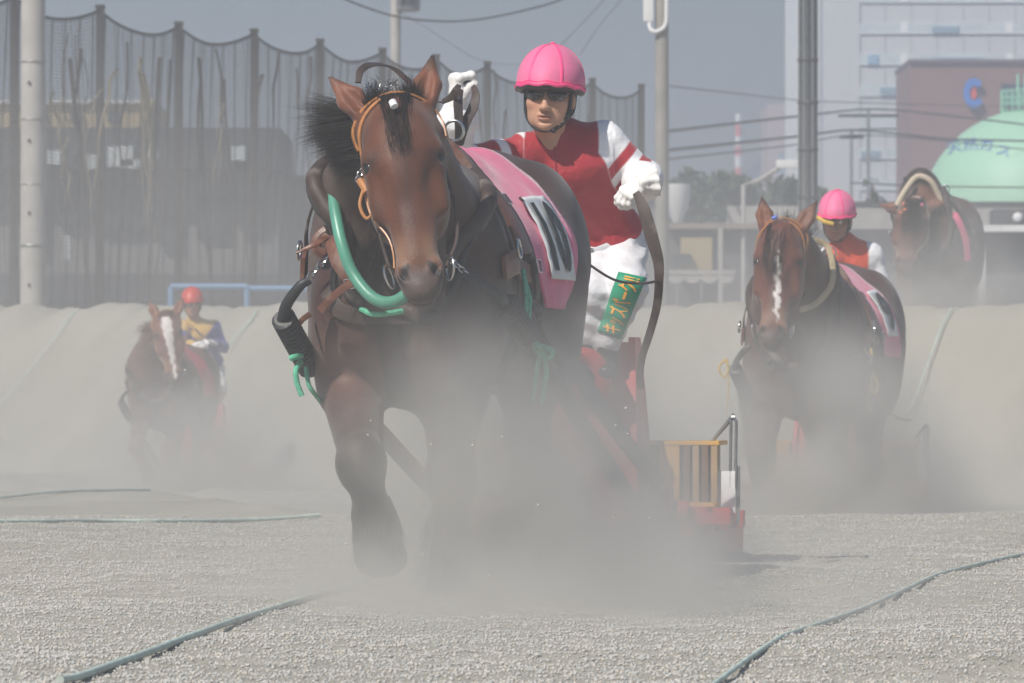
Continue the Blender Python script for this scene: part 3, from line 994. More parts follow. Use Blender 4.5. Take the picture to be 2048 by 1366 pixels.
class Jockey:
    def __init__(s, name, loc, J, label, hh=.0045, hb=.0075, group=None):
        s.root = empty('person', loc, 0, label, 'person', 'jockeys standing on their sleds')
        W = Matrix.Translation(loc)
        s.Wi = W.inverted(); s.W = W
        s.J = J; s.hb = hb; s.hh = hh
        for k in J:
            if isinstance(J[k], (tuple, list)) and len(J[k]) == 3 and k not in ('skin',): J[k] = s.Wi @ P(*J[k])
        s.HM = look_m(J['head'], J['yaw'], J['pitch'], J['roll'], J['hs'])
        s.body()
    def body(s):
        J = s.J; hs = J['hs']
        c = J['head']
        lo, hi = bounds([c + Vector((-.13, -.16, .17)), c + Vector((.13, .18, -.05)), J['neck'] + Vector((0, 0, -.30)), J['neck'] + Vector((.2, .1, 0)), J['neck'] + Vector((-.2, -.1, 0))], .02)
        f = Field(lo, hi, s.hh)
        f.M = s.HM
        f.ell((0, .020, .045), (.074, .095, .085), .03)
        f.ell((0, -.030, -.030), (.068, .062, .085), .03)
        f.ell((0, -.034, -.078), (.056, .048, .036), .03)
        f.ell((0, -.074, -.098), (.020, .015, .016), .02)
        for q in (-1, 1):
            f.ell((.043 * q, -.060, -.024), (.022, .022, .020), .02)
            f.ell((.030 * q, -.083, .018), (.020, .010, .007), .012)
            f.ell((.031 * q, -.096, .001), (.018, .014, .010), .010, op='cut')
            f.ell((.0125 * q, -.100, -.044), (.0085, .010, .0075), .006)
            f.ell((.0065 * q, -.106, -.0515), (.003, .004, .003), .003, op='cut')
            f.ell((.078 * q, .012, -.012), (.008, .018, .030), .008)
        f.cone((0, -.084, .008), (0, -.108, -.038), (.0085, .010), (.0100, .010), .012)
        f.ell((0, -.110, -.042), (.0105, .009, .0085), .008)
        f.ell((0, -.088, -.066), (.025, .013, .0062), .006)
        f.ell((0, -.087, -.0785), (.021, .012, .0068), .006)
        f.ell((0, -.098, -.0722), (.019, .010, .0022), .003, op='cut')
        f.ell((0, -.092, -.088), (.02, .01, .004), .008, op='cut')
        f.cone((0, .03, -.06), (0, .060, -.155), (.052, .054), (.052, .054), .03)
        f.M = None
        f.cone(J['neck'] + (J['chest'] - J['neck']) * .3 + Vector((0, .03, 0)), J['chest'], .04, .05, .05, up=(0, 1, 0))
        V, Q = f.mesh()
        C = np.tile(np.array(J.get('skin', (.47, .25, .165))), (len(V), 1))
        A = np.array(s.HM.inverted()); L = V @ A[:3, :3].T + A[:3, 3]
        lip = np.exp(-((L[:, 2] + .0722) / .0085) ** 4) * (np.abs(L[:, 0]) < .023) * (L[:, 1] < -.075)
        C = C * (1 - .6 * lip[:, None]) + np.array((.34, .10, .085)) * .6 * lip[:, None]
        ch = np.exp(-(((np.abs(L[:, 0]) - .045) / .02) ** 2 + ((L[:, 2] + .03) / .02) ** 2))
        C *= (1 + .10 * ch[:, None] * np.array((1, .3, .3)))
        hair = np.clip((L[:, 1] - .0) / .02, 0, 1) * (L[:, 2] > -.06) * (np.abs(L[:, 0]) < .076)
        C = C * (1 - hair[:, None]) + .015 * hair[:, None]
        br = np.exp(-(((np.abs(L[:, 0]) - .031) / .018) ** 4 + ((L[:, 2] - .022) / .005) ** 2)) * (L[:, 1] < -.06)
        C *= (1 - .8 * br)[:, None]
        s.bodymesh = link('body', mesh_np(V, Q, C), M['skin'], s.root)
        for q in (-1, 1):
            MB().sphere(s.HM @ Vector((.031 * q, -.080, .001)), .0125 * hs, 12).build('eye', M['white_paint'], s.root)
    def helmet(s, mcover, mseam, scale=1.0):
        T = s.HM
        k = scale
        c = Vector((0, .012, .048))
        r = Vector((.109, .130, .122)) * k
        V, Fs = [], []
        n, mm = 48, 20
        for i in range(mm + 1):
            th = (math.pi * .5 + .18) * i / mm
            for j in range(n):
                ph = 2 * math.pi * j / n
                drop = 1 + .0 * math.cos(ph)
                z = math.cos(th)
                front = max(0, -math.sin(ph)) * max(0, (th - 1.1)) * .11
                rad = math.sin(th) * (1 + .004 * math.cos(ph * 8) * math.sin(th))
                V.append(T @ (c + Vector((r.x * rad * math.cos(ph), r.y * rad * math.sin(ph) - front * .25, r.z * z + front * .12))))
        for i in range(mm):
            for j in range(n):
                Fs.append((i * n + j, i * n + (j + 1) % n, (i + 1) * n + (j + 1) % n, (i + 1) * n + j))
        b = MB().add(V, Fs)
        o = b.build('helmet', mcover, s.root, sharp=False)
        md = o.modifiers.new('t', 'SOLIDIFY'); md.thickness = .008 * s.J['hs']; md.offset = -1
        b = MB()
        for ph0 in (-62, -118, 0, 180, 62, 118):
            q = []
            for i in range(15):
                th = (math.pi * .5 + .12) * i / 14; ph = R(ph0)
                front = max(0, -math.sin(ph)) * max(0, (th - 1.1)) * .11
                q.append(T @ (c + Vector((r.x * math.sin(th) * math.cos(ph), r.y * math.sin(th) * math.sin(ph) - front * .25, r.z * math.cos(th) + front * .12)) * 1.008))
            nn = [(p - T @ c).normalized() for p in q]
            b.ribbon(q, .008 * s.J['hs'], .0022, nn)
        b.sphere(T @ (c + Vector((0, 0, r.z + .002))), (.009 * s.J['hs'], .009 * s.J['hs'], .006 * s.J['hs']))
        b.build('seam', mseam, o)
        q = []
        for j in range(40):
            ph = 2 * math.pi * j / 40; th = math.pi * .5 + .18
            front = max(0, -math.sin(ph)) * (th - 1.1) * .11
            q.append(T @ (c + Vector((r.x * math.sin(th) * math.cos(ph) * 1.01, r.y * math.sin(th) * math.sin(ph) * 1.01 - front * .25, r.z * math.cos(th) + front * .12 + .003 * math.sin(j * 1.7)))))
        b = MB().tube(q, .0075 * s.J['hs'], 8, closed=True)
        q2 = [p + Vector((0, 0, .012)) for p in q]
        b.tube(q2, .0028, 6, closed=True)
        b.build('rim', mseam, o)
        # dark shell showing under the cover
        q3 = [T @ (c + (T.inverted() @ p - c) * .965 + Vector((0, 0, -.008))) for p in q]
        MB().tube(q3, .008 * s.J['hs'], 8, closed=True).build('helmet_lining', M['black'], o)
    def straps(s, glasses=True):
        T = lambda x, y, z: s.HM @ Vector((x, y, z))
        b = MB()
        for q in (-1, 1):
            b.tube([T(.076 * q, -.03, .02), T(.073 * q, -.038, -.03), T(.062 * q, -.042, -.078), T(.034 * q, -.058, -.108), T(0, -.070, -.117)], .0062 * s.J['hs'], 8, smooth=6)
            b.tube([T(.082 * q, .03, .01), T(.079 * q, .01, -.045), T(.062 * q, -.042, -.078)], .006 * s.J['hs'], 8, smooth=5)
        for i in range(6):
            b.sphere(T(.074 - .009 * i, -.036 - .006 * i, -.046 - .0135 * i), .0095 * s.J['hs'], 10)
        o = b.build('chin_strap', M['black'], s.root)
        if glasses:
            for q in (-1, 1):
                V = []
                n = 12
                outline = [(.006, .010), (.020, .017), (.045, .017), (.064, .012), (.069, .002), (.062, -.012), (.045, -.019), (.026, -.018), (.012, -.010), (.006, 0)]
                for (x, z) in outline:
                    y = -.104 + 7.5 * x * x
                    V.append(T(x * q, y, z))
                cpt = T(.038 * q, -.098, 0)
                m = len(V)
                V2 = V + [cpt]
                Fs = [(i, (i + 1) % m, m) for i in range(m)]
                o = MB().add(V2, Fs).build('sunglasses_lens', M['lens'], s.root, sharp=False)
                md = o.modifiers.new('t', 'SOLIDIFY'); md.thickness = .003; md.offset = 0
            MB().tube([T(-.079, .01, .012), T(-.070, -.058, .013), T(-.045, -.090, .016), T(-.015, -.103, .014), T(.015, -.103, .014), T(.045, -.090, .016), T(.070, -.058, .013), T(.079, .01, .012)], .003, 6, smooth=4).build('sunglasses_frame', M['black'], s.root)
    def jersey(s, colfn, collar=True):
        J = s.J
        pts = [J[k] for k in ('chest', 'pelvis', 'ls', 'rs', 'le', 're', 'lw', 'rw', 'neck')]
        lo, hi = bounds(pts, .17)
        f = Field(lo, hi, s.hb)
        up = (0, 1, 0)
        waist = J['pelvis'] + (J['chest'] - J['pelvis']) * .22
        f.cone(waist, J['chest'], (.155, .125), (.190, .135), .06, up=up)
        f.cone(J['pelvis'] + (J['chest'] - J['pelvis']) * .10, waist, (.176, .15), (.162, .135), .03, up=up, cap=.25)
        f.cone(J['chest'], J['neck'], (.185, .125), (.075, .075), .07, up=up)
        for a in ('l', 'r'):
            S, E, Wr = J[a + 's'], J[a + 'e'], J[a + 'w']
            f.cone(J['chest'] * .45 + J['neck'] * .55, S, .085, .082, .05)
            f.cone(S, E, J.get('sleeve', .077), .062, .03)
            f.cone(E, Wr + (E - Wr) * .28, .064, J.get('puff', .058), .03)
            f.cone(Wr + (E - Wr) * .28, Wr, J.get('puff', .058), .030, .02)
        if collar:
            f.cone(J['neck'] + Vector((0, 0, -.03)), s.HM @ Vector((0, .045, -.145)), (.085, .085), (.070, .070), .02, up=up, cap=.2)
        def folds(x, y, z):
            ax = x - J['chest'].x; az = z - J['chest'].z
            a = .0062 * np.sin(60 * (z + .45 * x) + 5 * np.sin(9 * x)) * (.4 + .6 * np.sin(11 * x + 5 * z)) * np.clip((J['chest'].z - .05 - z) / .2, 0, 1)
            b = .0035 * np.sin(48 * (x + .5 * z) + 4 * np.sin(12 * z)) * (np.abs(ax) > .18)
            return a + b
        f.disp(folds)
        V, Q = f.mesh()
        s.jv = V
        o = link('jersey', mesh_np(V, Q, colfn(s, V)), M['jersey'], s.root)
        s.jbvh = BVHTree.FromPolygons([tuple(v) for v in V], [tuple(q) for q in Q])
        return o
    def trousers(s, mt):
        J = s.J
        lo, hi = bounds([J[k] for k in ('pelvis', 'lh', 'rh', 'lk', 'rk', 'la', 'ra')], .17)
        f = Field(lo, hi, s.hb)
        up = (0, 1, 0)
        d = (J['chest'] - J['pelvis'])
        f.cone(J['pelvis'] + d * .10, J['pelvis'] - d * .12, (.148, .12), (.165, .14), .03, up=up, cap=.3)
        for a in ('l', 'r'):
            f.cone(J[a + 'h'], J[a + 'k'], .110, .080, .04)
            f.cone(J[a + 'k'], J[a + 'a'], .078, .052, .03)
        hp = J['lh']
        f.disp(lambda x, y, z: .0045 * np.sin(48 * (z - .6 * x) + 4 * np.sin(14 * x)) * np.sin(17 * x + 9 * z + 3) + .003 * np.sin(90 * z + 30 * x))
        V, Q = f.mesh()
        s.tbvh = BVHTree.FromPolygons([tuple(v) for v in V], [tuple(q) for q in Q])
        return link('trousers', mesh_np(V, Q), mt, s.root)
    def boots(s):
        J = s.J
        for a in ('l', 'r'):
            A = J[a + 'a']; T = J.get(a + 't', A + Vector((0, -.16, -.11)))
            f = Field(*bounds([A, T, A + Vector((0, .06, -.12))], .11), .009)
            f.cone(A + (J[a + 'k'] - A) * .12, A, .056, .046, .02)
            f.cone(A, A + Vector((0, .02, -.07)), .045, .042, .02)
            f.cone(A + Vector((0, .03, -.085)), T, (.038, .034), (.042, .028), .02)
            V, Q = f.mesh()
            link('boot', mesh_np(V, Q), M['black'], s.root)
    def hand(s, Mh, curls, thumb, hs=1.0, h=.0042, name='glove'):
        c = Mh.translation + Mh.to_3x3() @ Vector((0, .06, 0))
        f = Field(np.array(c) - .15, np.array(c) + .15, h)
        hand_field(f, Mh, curls, thumb, hs)
        V, Q = f.mesh()
        return link(name, mesh_np(V, Q), M['glove'], s.root)
    def ray(s, u, v, bvh, off=.004):
        o = s.Wi @ Vector((0, 0, CH)); d = (s.Wi @ P(u, v, 20)) - o
        h = bvh.ray_cast(o, d.normalized())
        if h[0] is None:
            q = bvh.find_nearest(s.Wi @ P(u, v, 23)); return q[0] + q[1] * off
        return h[0] + h[1] * off


def frame(origin, y, z):
    """matrix with +y along y (fingers) and +z near z (back of the hand)"""
    y = Vector(y).normalized(); z = Vector(z); z = (z - y * z.dot(y)).normalized(); x = y.cross(z)
    m = Matrix((x, y, z)).transposed().to_4x4()
    return Matrix.Translation(origin) @ m


WH, RD = np.array((.84, .84, .86)), np.array((.42, .022, .035))
def arm_cols(s, V, base, bands):
    """paint sleeves in bands given as (t, colour) along shoulder->elbow->wrist (t 0..1..2)"""
    J = s.J
    C = np.tile(np.array(base), (len(V), 1))
    ds = []
    for a in ('l', 'r'):
        t1, d1 = seg_t(V, J[a + 's'], J[a + 'e']); t2, d2 = seg_t(V, J[a + 'e'], J[a + 'w'])
        fore = (d2 < d1) & (t1 > .95)
        t = np.where(fore | ((d2 < d1 - .01) & (t2 > .15)), 1 + np.clip(t2, 0, 1), np.clip(t1, -1, 1))
        dd = np.minimum(d1, d2)
        on = np.clip((.13 - dd) / .01, 0, 1)
        side = -1 if a == 'r' else 1
        tc_, dc = seg_t(V, J['pelvis'], J['neck'])
        sm = J['seam' + a] + .10 * (V[:, 2] - J[a + 's'].z) ** 2 / .1 * -side
        on = on * np.clip(side * (V[:, 0] - sm) / .006 + .5, 0, 1) * np.clip((dc * .9 - dd) / .01, 0, 1)
        for (tt, cc) in bands[a]:
            m = (on * np.clip((t - tt) / .022 + .5, 0, 1))[:, None]
            C = C * (1 - m) + cc * m
    return C
# ---------------------------------------------------------------- the jockey of the nearest horse
J1 = dict(head=(1099, 193, 22.95), yaw=-8, pitch=0, roll=3, hs=1.24,
          neck=(1126, 268, 23.08), chest=(1140, 335, 23.1), pelvis=(1217, 492, 23.3),
          ls=(1208, 282, 23.1), rs=(1055, 306, 23.02), le=(1290, 352, 23.12), re=(908, 325, 22.85),
          lw=(1284, 366, 22.80), rw=(917, 206, 22.72), puff=.080,
          lh=(1240, 505, 23.3), rh=(1190, 510, 23.28), lk=(1255, 575, 22.98), rk=(1182, 590, 23.0),
          la=(1213, 690, 23.02), ra=(1178, 700, 23.05), skin=(.55, .30, .20))
j1 = Jockey('person', Vector((.36, 23.25, .80)), J1, 'jockey in pink helmet and crimson jersey with sunglasses raising one fist behind the front horse', hb=.0048)
J1['seaml'] = (j1.Wi @ P(1197, 300, 23.1)).x; J1['seamr'] = (j1.Wi @ P(1047, 300, 23.0)).x
j1.helmet(M['pink_helmet'], M['pink_seam'], 1.03)
j1.straps()
bands = {'l': [(-9, WH), (.36, RD), (.55, WH), (.70, RD), (.90, WH)], 'r': [(-9, WH), (.12, RD), (.33, WH), (.46, RD), (.72, WH)]}
jer = j1.jersey(lambda s, V: arm_cols(s, V, RD, bands))
j1.trousers(M['white'])
j1.boots()
# jersey placket, button, belt buckle
T = j1.ray
b = MB()
b.sphere(T(1113, 342, j1.jbvh, .001), (.007, .003, .007), 10)
b.build('button', mat('button', (.30, .02, .03), .4), jer)
b = MB()
q = [T(u, v, j1.jbvh, .0015) for u, v in ((1108, 292), (1110, 320), (1113, 350), (1120, 390), (1130, 440))]
b.ribbon(q, .006, .003, (0, -1, 0), smooth=4)
b.build('placket', mat('placket', (.32, .015, .025), .6), jer)
q = [T(u, v, j1.tbvh, .004) for u, v in ((1160, 508), (1175, 505), (1195, 500), (1225, 488), (1262, 470), (1285, 462))]
b = MB().ribbon(q, .022, .005, (0, -1, 0), smooth=4).build('waistband', M['white'], j1.root)
MB().box(T(1180, 504, j1.tbvh, .008), (.026, .008, .022), bev=.003).build('belt_buckle', M['grey_metal'], j1.root)
# thigh patch with its lettering
quad = [(1195, 662), (1241, 678), (1291, 556), (1238, 545)]       # bottom-left, bottom-right, top-right, top-left
def q2(a, b, inset=0.0):
    a = inset + a * (1 - 2 * inset); b = inset * .3 + b * (1 - .6 * inset)
    x = [(1 - a) * (1 - b), a * (1 - b), a * b, (1 - a) * b]
    return sum(w * p[0] for w, p in zip(x, quad)), sum(w * p[1] for w, p in zip(x, quad))
V, Fs = [], []
nu, nv = 8, 20
for i in range(nv + 1):
    for j in range(nu + 1):
        V.append(T(*q2(j / nu, i / nv), j1.tbvh, .004))
for i in range(nv):
    for j in range(nu):
        k = i * (nu + 1) + j; Fs.append((k, k + 1, k + nu + 2, k + nu + 1))
patch = MB().add(V, Fs).build('thigh_patch', M['green_patch'], j1.root)
md = patch.modifiers.new('t', 'SOLIDIFY'); md.thickness = .003; md.offset = 0
me = text_mesh('キッズパーク!!', bold=.018)
bm = bmesh.new(); bm.from_mesh(me)
bmesh.ops.triangulate(bm, faces=bm.faces)
bmesh.ops.subdivide_edges(bm, edges=[e for e in bm.edges if e.calc_length() > .3], cuts=1)
xs = [v.co.x for v in bm.verts]; ys = [v.co.y for v in bm.verts]
x0, x1, y0, y1 = min(xs), max(xs), min(ys), max(ys)
for v in bm.verts:
    tx = (v.co.x - x0) / (x1 - x0); ty = (v.co.y - y0) / (y1 - y0)
    v.co = T(*q2(.14 + .72 * (1 - ty), .05 + .90 * tx), j1.tbvh, .009)
bm.to_mesh(me); bm.free()
link('lettering', me, M['orange_print'], patch)
# gloves
j1.hand(frame(J1['rw'] + Vector((-.004, -.01, .0)), (-.05, -.10, 1), (-.75, -.35, .15)), (80, 84, 86, 88), ((.004, .030, -.022), (-.018, .014, -.022), (-.024, .004, -.006)), 1.32)
j1.hand(frame(J1['lw'] + Vector((-.0, -.02, -.0)), (-.75, -.25, -.55), (-.25, -.8, .5)), (38, 45, 50, 56), ((.016, .026, -.014), (.002, .026, -.014), (-.004, .020, -.012)), 1.02)
# ruffled glove cuffs
def cuff(c, ax, r0, r1, L, name='glove_cuff', n=40, m=10, parent=None, ruff=.006, nr=9):
    ax = Vector(ax).normalized(); a = ax.orthogonal().normalized(); b_ = ax.cross(a)
    V, Fs = [], []
    for i in range(m + 1):
        t = i / m
        for j in range(n):
            an = 2 * math.pi * j / n
            r = r0 + (r1 - r0) * t + ruff * t * math.sin(nr * an) + .004 * math.sin(3 * an + 5 * t) + (.004 if i in (2, 4) else 0)
            V.append(Vector(c) + ax * L * t + (a * math.cos(an) + b_ * math.sin(an)) * r)
    for i in range(m):
        for j in range(n):
            Fs.append((i * n + j, i * n + (j + 1) % n, (i + 1) * n + (j + 1) % n, (i + 1) * n + j))
    o = MB().add(V, Fs).build(name, M['glove'], parent, sharp=False)
    md = o.modifiers.new('t', 'SOLIDIFY'); md.thickness = .004
    return o
lw = J1['lw']
cuff(lw + Vector((-.02, -.02, -.005)), (.9, .1, .15), .034, .062, .085, parent=j1.root)
rw = J1['rw']
cuff(rw + Vector((0, 0, .012)), (-.02, .0, -1), .036, .034, .07, parent=j1.root, ruff=.002)
MB().tube([lw + Vector((.012 + .0 * i, .0, 0)) + Vector((.012, .046 * math.cos(a), .046 * math.sin(a))) for i, a in enumerate(np.linspace(0, 6.283, 24)[:-1])], .003, 6, closed=True).build('wrist_cord', M['dark_metal'], j1.root)
# ================================================================ sleds
def make_sled(loc, rz, label):
    """local frame: x viewer-right, y away from the horse, z up; front panel near y = 0"""
    r = empty('sled', loc, R(rz), label, 'sled', 'steel sleds behind the horses')
    # runners with turned-up noses
    for s in (-1, 1):
        poly = [(-.75, .34), (-.70, .22), (-.62, .10), (-.45, .02), (-.2, 0), (1.7, 0), (1.8, .04), (1.8, .13), (-.2, .13), (-.42, .16), (-.55, .24), (-.62, .34)]
        MB().prism([(a, b) for a, b in poly], 0, .40 * s - .035, .40 * s + .035).build('runner', M['red'], r, smooth=False)
    b = MB()
    for y in (-.05, .55, 1.15, 1.7):
        b.box((0, y, .165), (.90, .10, .075), bev=.008)
    b.box((0, .9, .215), (.78, 1.7, .025), bev=.004)
    b.build('deck', M['red'], r)
    # front column: box of sheet steel that narrows upwards
    A = [(-.24, -.36, .12), (.24, -.36, .12), (.24, .22, .12), (-.24, .22, .12)]
    B = [(-.19, -.14, .84), (.19, -.14, .84), (.19, .05, .84), (-.19, .05, .84)]
    b = MB().add([Vector(p) for p in A + B], [(0, 1, 5, 4), (1, 2, 6, 5), (2, 3, 7, 6), (3, 0, 4, 7), (3, 2, 1, 0)])
    for s in (-1, 1):
        b.add([Vector(p) for p in ((.235 * s, -.385, .12), (.262 * s, -.385, .12), (.212 * s, -.125, .95), (.185 * s, -.125, .95), (.235 * s, .24, .12), (.262 * s, .24, .12), (.212 * s, .05, .95), (.185 * s, .05, .95))],
              [(0, 1, 2, 3), (4, 7, 6, 5), (1, 5, 6, 2), (0, 3, 7, 4), (3, 2, 6, 7), (0, 4, 5, 1)])
    b.add([Vector(p) for p in ((.085, -.145, .82), (.187, -.145, .82), (.187, -.112, .93), (.085, -.112, .93), (.085, -.125, .82), (.187, -.125, .82), (.187, -.095, .93), (.085, -.095, .93))], [(0, 1, 2, 3), (4, 7, 6, 5), (1, 5, 6, 2), (0, 3, 7, 4), (3, 2, 6, 7), (0, 4, 5, 1)])
    b.build('front_column', M['red'], r, smooth=False)
    # grab loop
    MB().tube([(-.13, -.12, .86), (-.13, -.26, .87), (-.11, -.34, .87), (.0, -.36, .875), (.07, -.36, .86), (.105, -.355, .80), (.112, -.34, .73), (.08, -.27, .70), (.05, -.16, .70)], .036, 14, smooth=6).build('grab_loop', M['red'], r)
    # steps where the jockey stands
    b = MB().box((0, .20, .755), (.34, .30, .03), bev=.004)
    b.box((0, .30, .48), (.28, .05, .53), bev=.004)
    b.build('footplate', M['dark_metal'], r)
    # cross beam and weight racks at both sides
    b = MB().box((0, -.02, .215), (1.20, .12, .07), bev=.01)
    b.tube([(.28, -.10, .235), (.43, -.10, .235)], .045, 14)
    b.tube([(-.28, -.10, .235), (-.43, -.10, .235)], .045, 14)
    b.build('cross_beam', M['red'], r)
    for s in (-1, 1):
        b = MB()
        x0 = .215
        b.box((s * (x0 + .165), .12, .515), (.335, .30, .018), bev=.003)
        b.box((s * (x0 + .165), .12, .262), (.335, .30, .018), bev=.003)
        b.box((s * (x0 + .125), -.018, .388), (.085, .016, .235), bev=.003)
        rk = b.build('weight_rack', M['yellow'], r)
        MB().box((s * (x0 + .045), .03, .388), (.075, .012, .235)).box((s * (x0 + .235), .05, .388), (.17, .010, .235)).build('back_plate', M['brown_paint'], rk)
        for i in range(4):
            MB().prism([(s * (x0 + .185 + i * .038 + d[0]), -.03 + d[1]) for d in ((0, 0), (.026, 0), (.026, .02), (.008, .02), (.008, .26), (.0, .26))], 2, .272, .504).build('channel_bar', M['brown_paint'] if i % 2 == 0 else M['tan_paint'], rk, smooth=False)
        # sign plate on a bent bracket
        sg = MB().box((s * .570, .00, .30), (.085, .012, .20), bev=.003)
        sp = sg.build('side_plate', M['white_paint'], r)
        MB().box((s * .570, -.008, .213), (.084, .006, .026)).build('red_band', M['red'], sp)
        b = MB()
        for o in (-.011, .011):
            b.tube([(s * .50, .05, .51), (s * (.597 + o * .4), .02, .622 + o), (s * (.605 + o), .0, .60), (s * (.601 + o), .0, .33)], .0065, 8)
        b.tube([(s * .593, .02, .62), (s * .610, .02, .62)], .012, 8)
        b.box((s * .622, .01, .30), (.016, .016, .24))
        b.build('bracket', M['grey_metal'], r)
    return r


def make_shafts(r, W, ends, hitch, tops, full=True):
    """two black poles from the sled hitch to the shoulders; ends: sleeve start, end; tops: hook curve"""
    Wi = W.inverted()
    for i in (0, 1):
        a, b = ends[i]
        hpt = hitch[i]
        p = MB().tube([a + (b - a) * .4, hpt], [.030, .036], 14)
        sh = p.build('shaft', M['rubber'], r)
        sh.data.transform(Wi)
        d = (b - a).normalized(); L = (b - a).length
        s1 = d.orthogonal().normalized(); s2 = d.cross(s1)
        b_ = MB().tube([a, b], .034, 16)
        pts = []
        n = 15
        for j in range(n * 12 + 1):
            t = j / (n * 12); an = 2 * math.pi * n * t
            pts.append(a + d * (t * L) + (s1 * math.cos(an) + s2 * math.sin(an)) * .037)
        b_.tube(pts, .0085, 6)
        sl = b_.build('wound_sleeve', M['rubber'], sh); sl.data.transform(Wi)
        tp = MB().tube(tops[i], [.014, .018, .020, .021][:len(tops[i])], 12, smooth=6).build('hook_tube', M['rubber'], sh)
        tp.data.transform(Wi)


def shackle(r, W, c, n=7, seed=1):
    g = np.random.default_rng(seed)
    k = MB(); c = Vector(c)
    q = c.copy()
    for i in range(n):
        s = .028 - .001 * i
        ax = Vector(g.normal(0, 1, 3)).normalized()
        a = ax.orthogonal().normalized(); b = ax.cross(a)
        k.tube([q + (a * math.cos(x) + b * math.sin(x) * 1.4) * s for x in np.linspace(0, 6.283, 15)[:-1]], .009, 8, closed=True)
        if i % 3 == 0: k.tube([q - ax * .04, q + ax * .04], .014, 8)
        q = q + Vector((.008 * (i % 2), .0, -.030))
    o = k.build('shackle_chain', M['dark_metal'], r); o.data.transform(W.inverted())


SL1 = Vector((.315, 23.25, 0))
sled1 = make_sled(SL1, -9, 'red sled with yellow weight rack that the crimson jockey stands on')
WS = Matrix.Translation(SL1) @ Matrix.Rotation(R(-9), 4, 'Z')
hr, hl = P(1292, 1052, 22.85), P(930, 1050, 22.95)
lft = (P(566, 636, 19.52), P(622, 738, 19.82)); rgt = (P(1012, 606, 19.50), P(1070, 700, 19.82))
make_shafts(sled1, WS, [lft, rgt], [hl, hr],
            hooks := [[P(620, 560, 19.45), P(600, 572, 19.45), P(574, 608, 19.48), P(565, 640, 19.53)],
             [P(925, 545, 19.42), P(950, 562, 19.42), P(985, 584, 19.45), P(1012, 606, 19.50)]])
shackle(sled1, WS, P(1305, 960, 22.8), 5, 2)
shackle(sled1, WS, P(1338, 1010, 22.85), 5, 3)
# broad strap running beside the right shaft, and ropes with bows
b = MB().ribbon([P(1062, 610, 20.05), P(1085, 640, 20.2), P(1130, 715, 20.8), P(1240, 870, 22.0), P(1312, 965, 22.8)], [.05, .075, .085, .08, .06], .018, (-.6, -1, .3), smooth=5)
o = b.build('draw_strap', M['dleather'], sled1); o.data.transform(WS.inverted())
b = MB()
b.tube([P(1046, 540, 19.9), P(1052, 590, 19.85), P(1054, 640, 19.82), P(1070, 688, 19.74)], .0085, 8, smooth=6)
b.tube([P(1050, 560, 19.9), P(1060, 600, 19.86), P(1058, 650, 19.8), P(1070, 688, 19.74)], .0075, 8, smooth=6)
b.tube([P(1084, 700, 19.70), P(1075, 730, 19.68), P(1070, 770, 19.68), P(1064, 806, 19.68)], .009, 8, smooth=6)
b.tube([P(1086, 700, 19.70), P(1093, 740, 19.66), P(1088, 775, 19.67), P(1083, 812, 19.67)], .009, 8, smooth=6)
b.tube([P(1084, 700, 19.70), P(1095, 695, 19.64), P(1106, 706, 19.62), P(1098, 716, 19.63), P(1085, 704, 19.68)], .010, 8, smooth=6)
b.tube([P(1064, 684, 19.74), P(1078, 692, 19.68), P(1090, 698, 19.69), P(1080, 706, 19.69), P(1070, 692, 19.72)], .012, 8, smooth=5)
o = b.build('tie_rope', M['green_rope'], sled1); o.data.transform(WS.inverted())
b = MB()
b.tube([P(602, 712, 19.6), P(590, 714, 19.55), P(580, 717, 19.55)], .011, 8, smooth=4)
b.tube([P(602, 724, 19.6), P(592, 740, 19.55), P(594, 765, 19.55), P(604, 792, 19.55)], .010, 8, smooth=5)
b.tube([P(612, 735, 19.7), P(618, 770, 19.66), P(635, 795, 19.7), P(648, 812, 19.8)], .008, 8, smooth=5)
o = b.build('tie_rope', M['green_rope'], sled1); o.data.transform(WS.inverted())
b = MB().ribbon([P(590, 658, 19.6), P(604, 640, 19.55), P(620, 628, 19.6)], .02, .006, (0, -1, 0), smooth=3)
o = b.build('strap_end', M['leather'], sled1); o.data.transform(WS.inverted())

# ---------------------------------------------------------------- reins of the nearest team
b = MB()
b.ribbon([P(885, 203, 22.5), P(902, 194, 22.45), P(912, 180, 22.42), P(918, 170, 22.45)], [.02, .03, .03, .02], .006, (0, -1, .2), smooth=6)
b.ribbon([P(920, 178, 22.5), P(916, 205, 22.45), P(918, 245, 22.45), P(917, 292, 22.5)], [.03, .038, .035, .03], .006, (.3, -1, 0), smooth=6)
b.ribbon([P(946, 172, 22.55), P(951, 190, 22.5), P(946, 215, 22.48), P(930, 248, 22.48), P(920, 288, 22.5)], [.02, .036, .042, .04, .03], .006, (-.4, -1, 0), smooth=6)
b.ribbon([P(716, 165, 19.35), P(722, 140, 19.4), P(745, 128, 19.5), P(785, 135, 19.8), P(820, 165, 20.3), P(850, 192, 21.2), P(870, 203, 22.0), P(888, 204, 22.5)], [.02, .026, .03, .034, .026, .018, .016, .02], .006, (0, -1, .6), smooth=8)
b.build('r', M['dleather'], None)
rein = bpy.context.scene.objects['r']
rein.name = 'rein'; tag(rein, 'dark leather rein running over the front horse\'s poll to the raised white glove', 'rein')
b = MB()
b.ribbon([P(1272, 385, 22.62), P(1288, 420, 22.58), P(1302, 470, 22.56), P(1316, 520, 22.55), P(1318, 560, 22.55), P(1314, 610, 22.6), P(1300, 665, 22.65), P(1284, 715, 22.7), P(1279, 760, 22.72), P(1284, 778, 22.72)], [.03, .05, .055, .045, .036, .034, .032, .03, .028, .02], .006, (-.3, -1, 0), smooth=6)
